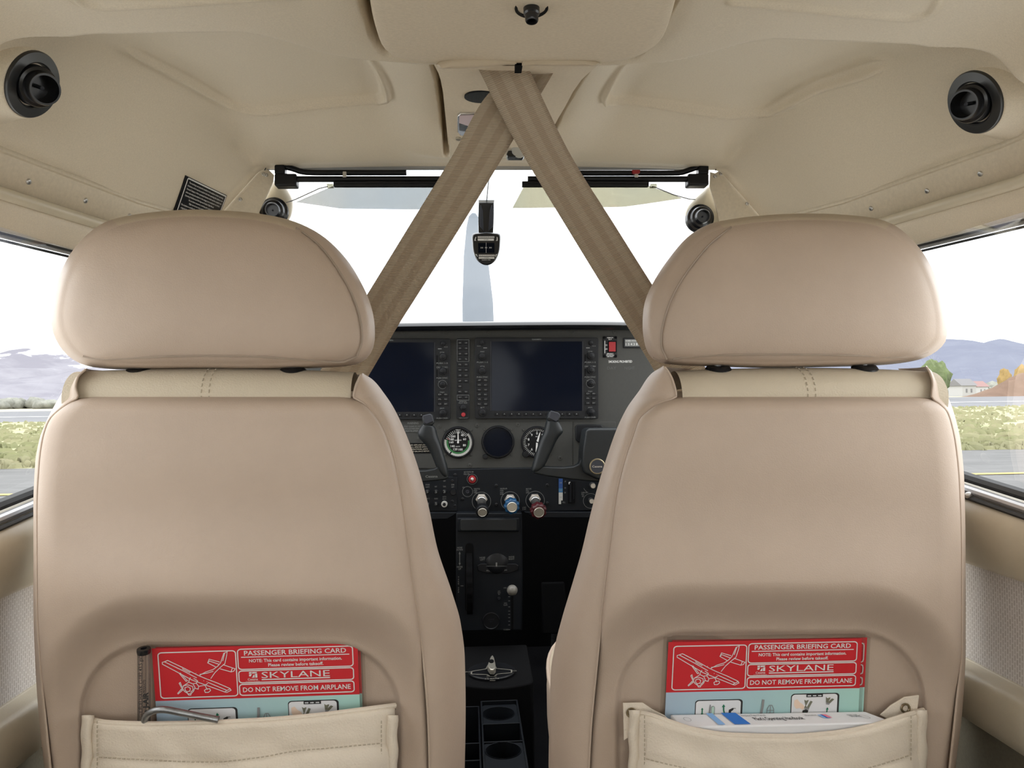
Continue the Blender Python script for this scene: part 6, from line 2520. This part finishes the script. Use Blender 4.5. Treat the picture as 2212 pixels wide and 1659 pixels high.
mb.lathe([(.0032, 0), (.0032, .002), (.002, .002), (.0018, 0)], P(1078, 1292, YD), (0, -1, 0), 16, cap=False)
obj('jack', mb, M['cap'], ped)
mb = MB()
mb.lathe([(.0205, 0), (.0205, .003), (.0190, .0036), (.0175, .002), (0, .002)], P(1061, 1341, YD), (0, -1, 0), 32)
po = obj('power_outlet_cap', mb, M['black'], ped)
mb = MB()
tx(mb, '12V', 1061, 1338, YD - .0024, 12, 2.4)
tx(mb, 'DC', 1061, 1343, YD - .0024, 6, 2)
obj('lettering', mb, M['cap'], po)

# fuel selector console in front of the pedestal foot
zf = -.60
fc = thing('fuel_selector', 'fuel selector plate with a metal cross handle at the pedestal foot', 'fuel selector', (P(1056, 1440, 1.75).x, 1.72, Z(-.79)))
a, b = PZ(985, 1372, zf), PZ(1128, 1370, zf)
mb = MB()
x0, x1 = -.075, .085
ymin = PZ(1060, 1486, zf).y
poly = [V((x0, 1.88, Z(zf))), V((x1, 1.88, Z(zf))), V((x1 - .004, ymin + .035, Z(zf)))]
for k in range(9):
    q = k/8
    poly.append(V((x1 - .008 - (x1 - x0 - .016)*q, ymin + .022 - .022*math.sin(PI*q), Z(zf))))
poly.append(V((x0 + .004, ymin + .035, Z(zf))))
mb.prism(poly, (0, 0, -.19))
obj('housing', mb, M['matte'], fc, bevel=.004, seg=3)
c = PZ(1062, 1452, zf + .002)
mb = MB()
mb.lathe([(.052, -.002), (.052, .003), (.050, .005), (.046, .0045), (0, .004)], c, (0, 0, 1), 48)
obj('selector_plate', mb, M['black'], fc)
zc_ = zf + .012
mb = MB()                                      # pointer lever: pear shaped, standing proud
ps = [(1060, 1418), (1064, 1414), (1067, 1419), (1070, 1432), (1071, 1441), (1066, 1446), (1058, 1445), (1053, 1438), (1055, 1430)]
mb.prism([PZ(u, v, zc_ + .012) for u, v in ps], (0, 0, -.012))
obj('handle', mb, M['alu'], fc, bevel=.002)
mb = MB()
el = [PZ(1061.5 + 5.5*math.cos(k*PI/8), 1427.5 + 3.5*math.sin(k*PI/8), zc_ + .0135) for k in range(16)]
mb.prism(el, (0, 0, -.002))
obj('finger_recess', mb, M['matte'], fc)
mb = MB()                                      # cross outline and fine print on the plate
zr = zf + .0075
def zl(pts, w=1.2, closed=True):
    ps = [PZ(u, v, zr) for u, v in pts]
    if closed:
        ps.append(ps[0])
    for i in range(len(ps) - 1):
        d = (ps[i+1] - ps[i]).normalized()
        s_ = d.cross(V((0, 0, 1)))*w*.0006
        mb.add([ps[i] - s_, ps[i] + s_, ps[i+1] + s_, ps[i+1] - s_], [(0, 1, 2, 3)])
zl([(1055, 1436), (1050, 1445), (1019, 1450), (1018, 1456), (1052, 1457), (1058, 1461), (1068, 1461), (1074, 1456), (1105, 1453), (1105, 1447), (1072, 1444), (1068, 1436)], 2.6)
zl([(1058, 1470), (1070, 1470)], 1.6, False)
for q in (1460, 1463):
    zl([(1051, q), (1055, q)], 1.4, False)
    zl([(1069, q), (1073, q)], 1.4, False)
letter(mb, 'BOTH', PZ(1061, 1450, zr), XR, V((0, 1, 0)), .006, fit=.008, bold=.01)
letter(mb, 'LEFT 43.5 GAL', PZ(1011, 1451, zr), XR, V((0, 1, 0)), .006, fit=.012, bold=.01)
letter(mb, 'RIGHT 43.5 GAL', PZ(1110, 1449, zr), XR, V((0, 1, 0)), .006, fit=.012, bold=.01)
letter(mb, 'FUEL SELECTOR', PZ(1063, 1466, zr), XR, V((0, 1, 0)), .006, fit=.03, bold=.01)
obj('plate_print', mb, M['alu'], fc)

# cup holder console behind it
cc_ = thing('cup_holder', 'black cup holder tray with two round wells on the floor', 'cup holder', (PZ(1085, 1590, -.62).x, 1.42, Z(-.79)))
zcup = -.625
mb = MB()
y0, y1 = PZ(1085, 1662, zcup).y - .02, PZ(1085, 1512, zcup).y
xl, xm, xr = PZ(1005, 1590, zcup).x, PZ(1041, 1590, zcup).x, PZ(1131, 1590, zcup).x
def frame(mb, xa, xb, ya, yb, z0, z1, w=.0035):
    mb.box((xa, ya, Z(z0)), (xa + w, yb, Z(z1)))
    mb.box((xb - w, ya, Z(z0)), (xb, yb, Z(z1)))
    mb.box((xa, ya, Z(z0)), (xb, ya + w, Z(z1)))
    mb.box((xa, yb - w, Z(z0)), (xb, yb, Z(z1)))
frame(mb, xm, xr, y0, y1, -.79, zcup)
frame(mb, xl - .04, xm - .002, y0, y1, -.79, zcup - .01)
for v in (1562, 1601):
    yv = PZ(1085, v, zcup).y
    mb.box((xm, yv - .0018, Z(-.72)), (xr, yv + .0018, Z(zcup)))
for v in (1605, 1642):
    yv = PZ(1020, v, zcup - .01).y
    mb.box((xl - .04, yv - .0018, Z(-.72)), (xm - .002, yv + .0018, Z(zcup - .01)))
obj('tray', mb, M['lower'], cc_, bevel=.001)
for v, va, vb in ((1542, 1519, 1562), (1622, 1601, 1662)):
    c = PZ(1077 if v < 1600 else 1087, v, zcup - .003)
    ya, yb = PZ(1085, va, zcup).y, PZ(1085, vb, zcup).y
    R_ = .0315
    mb = MB()
    inner, outer = [], []
    for k in range(40):
        a = 2*PI*(k + .5)/40
        ca, sa = math.cos(a), math.sin(a)
        m_ = max(abs(ca), abs(sa))
        inner.append(V((c.x + R_*ca, c.y + R_*sa, c.z)))
        ox = xm + .002 + (xr - xm - .004)*(.5 + .5*ca/m_)
        oy = yb + (ya - yb)*(.5 + .5*sa/m_)
        outer.append(V((ox, oy, c.z)))
    mb.loft([outer, inner], True, False)
    obj('cup_plate', mb, M['lower'], cc_, sharp=180)
    mb = MB()
    mb.lathe([(R_*.93, -.09), (R_*.985, -.002), (R_*1.0, .0015), (R_*1.03, .0018), (R_*1.05, -.001)], c, (0, 0, 1), 40, cap=False)
    mb.lathe([(R_*.93, -.09), (0, -.09)], c, (0, 0, 1), 40, cap=False)
    obj('cup_well', mb, M['lower'], cc_)

# rudder pedals in the dark foot wells
for x, side, pos in ((-.33, 'left', 'outer'), (-.20, 'left', 'inner'), (.20, 'right', 'inner'), (.33, 'right', 'outer')):
    t = thing('rudder_pedal', 'black %s rudder pedal in the dark %s foot well' % (pos, side), 'pedal', (x, 2.3, Z(-.79)), 'rudder pedals')
    mb = MB()
    mb.prism([V((x - .04, 2.28, Z(-.70))), V((x + .04, 2.28, Z(-.70))), V((x + .035, 2.33, Z(-.56))), V((x - .035, 2.33, Z(-.56)))], (0, .012, 0))
    obj('pad', mb, M['matte'], t, bevel=.004)
    mb = MB()
    mb.tube([V((x, 2.31, Z(-.66))), V((x, 2.34, Z(-.79)))], .009, 10)
    obj('post', mb, M['dull_steel'], t)
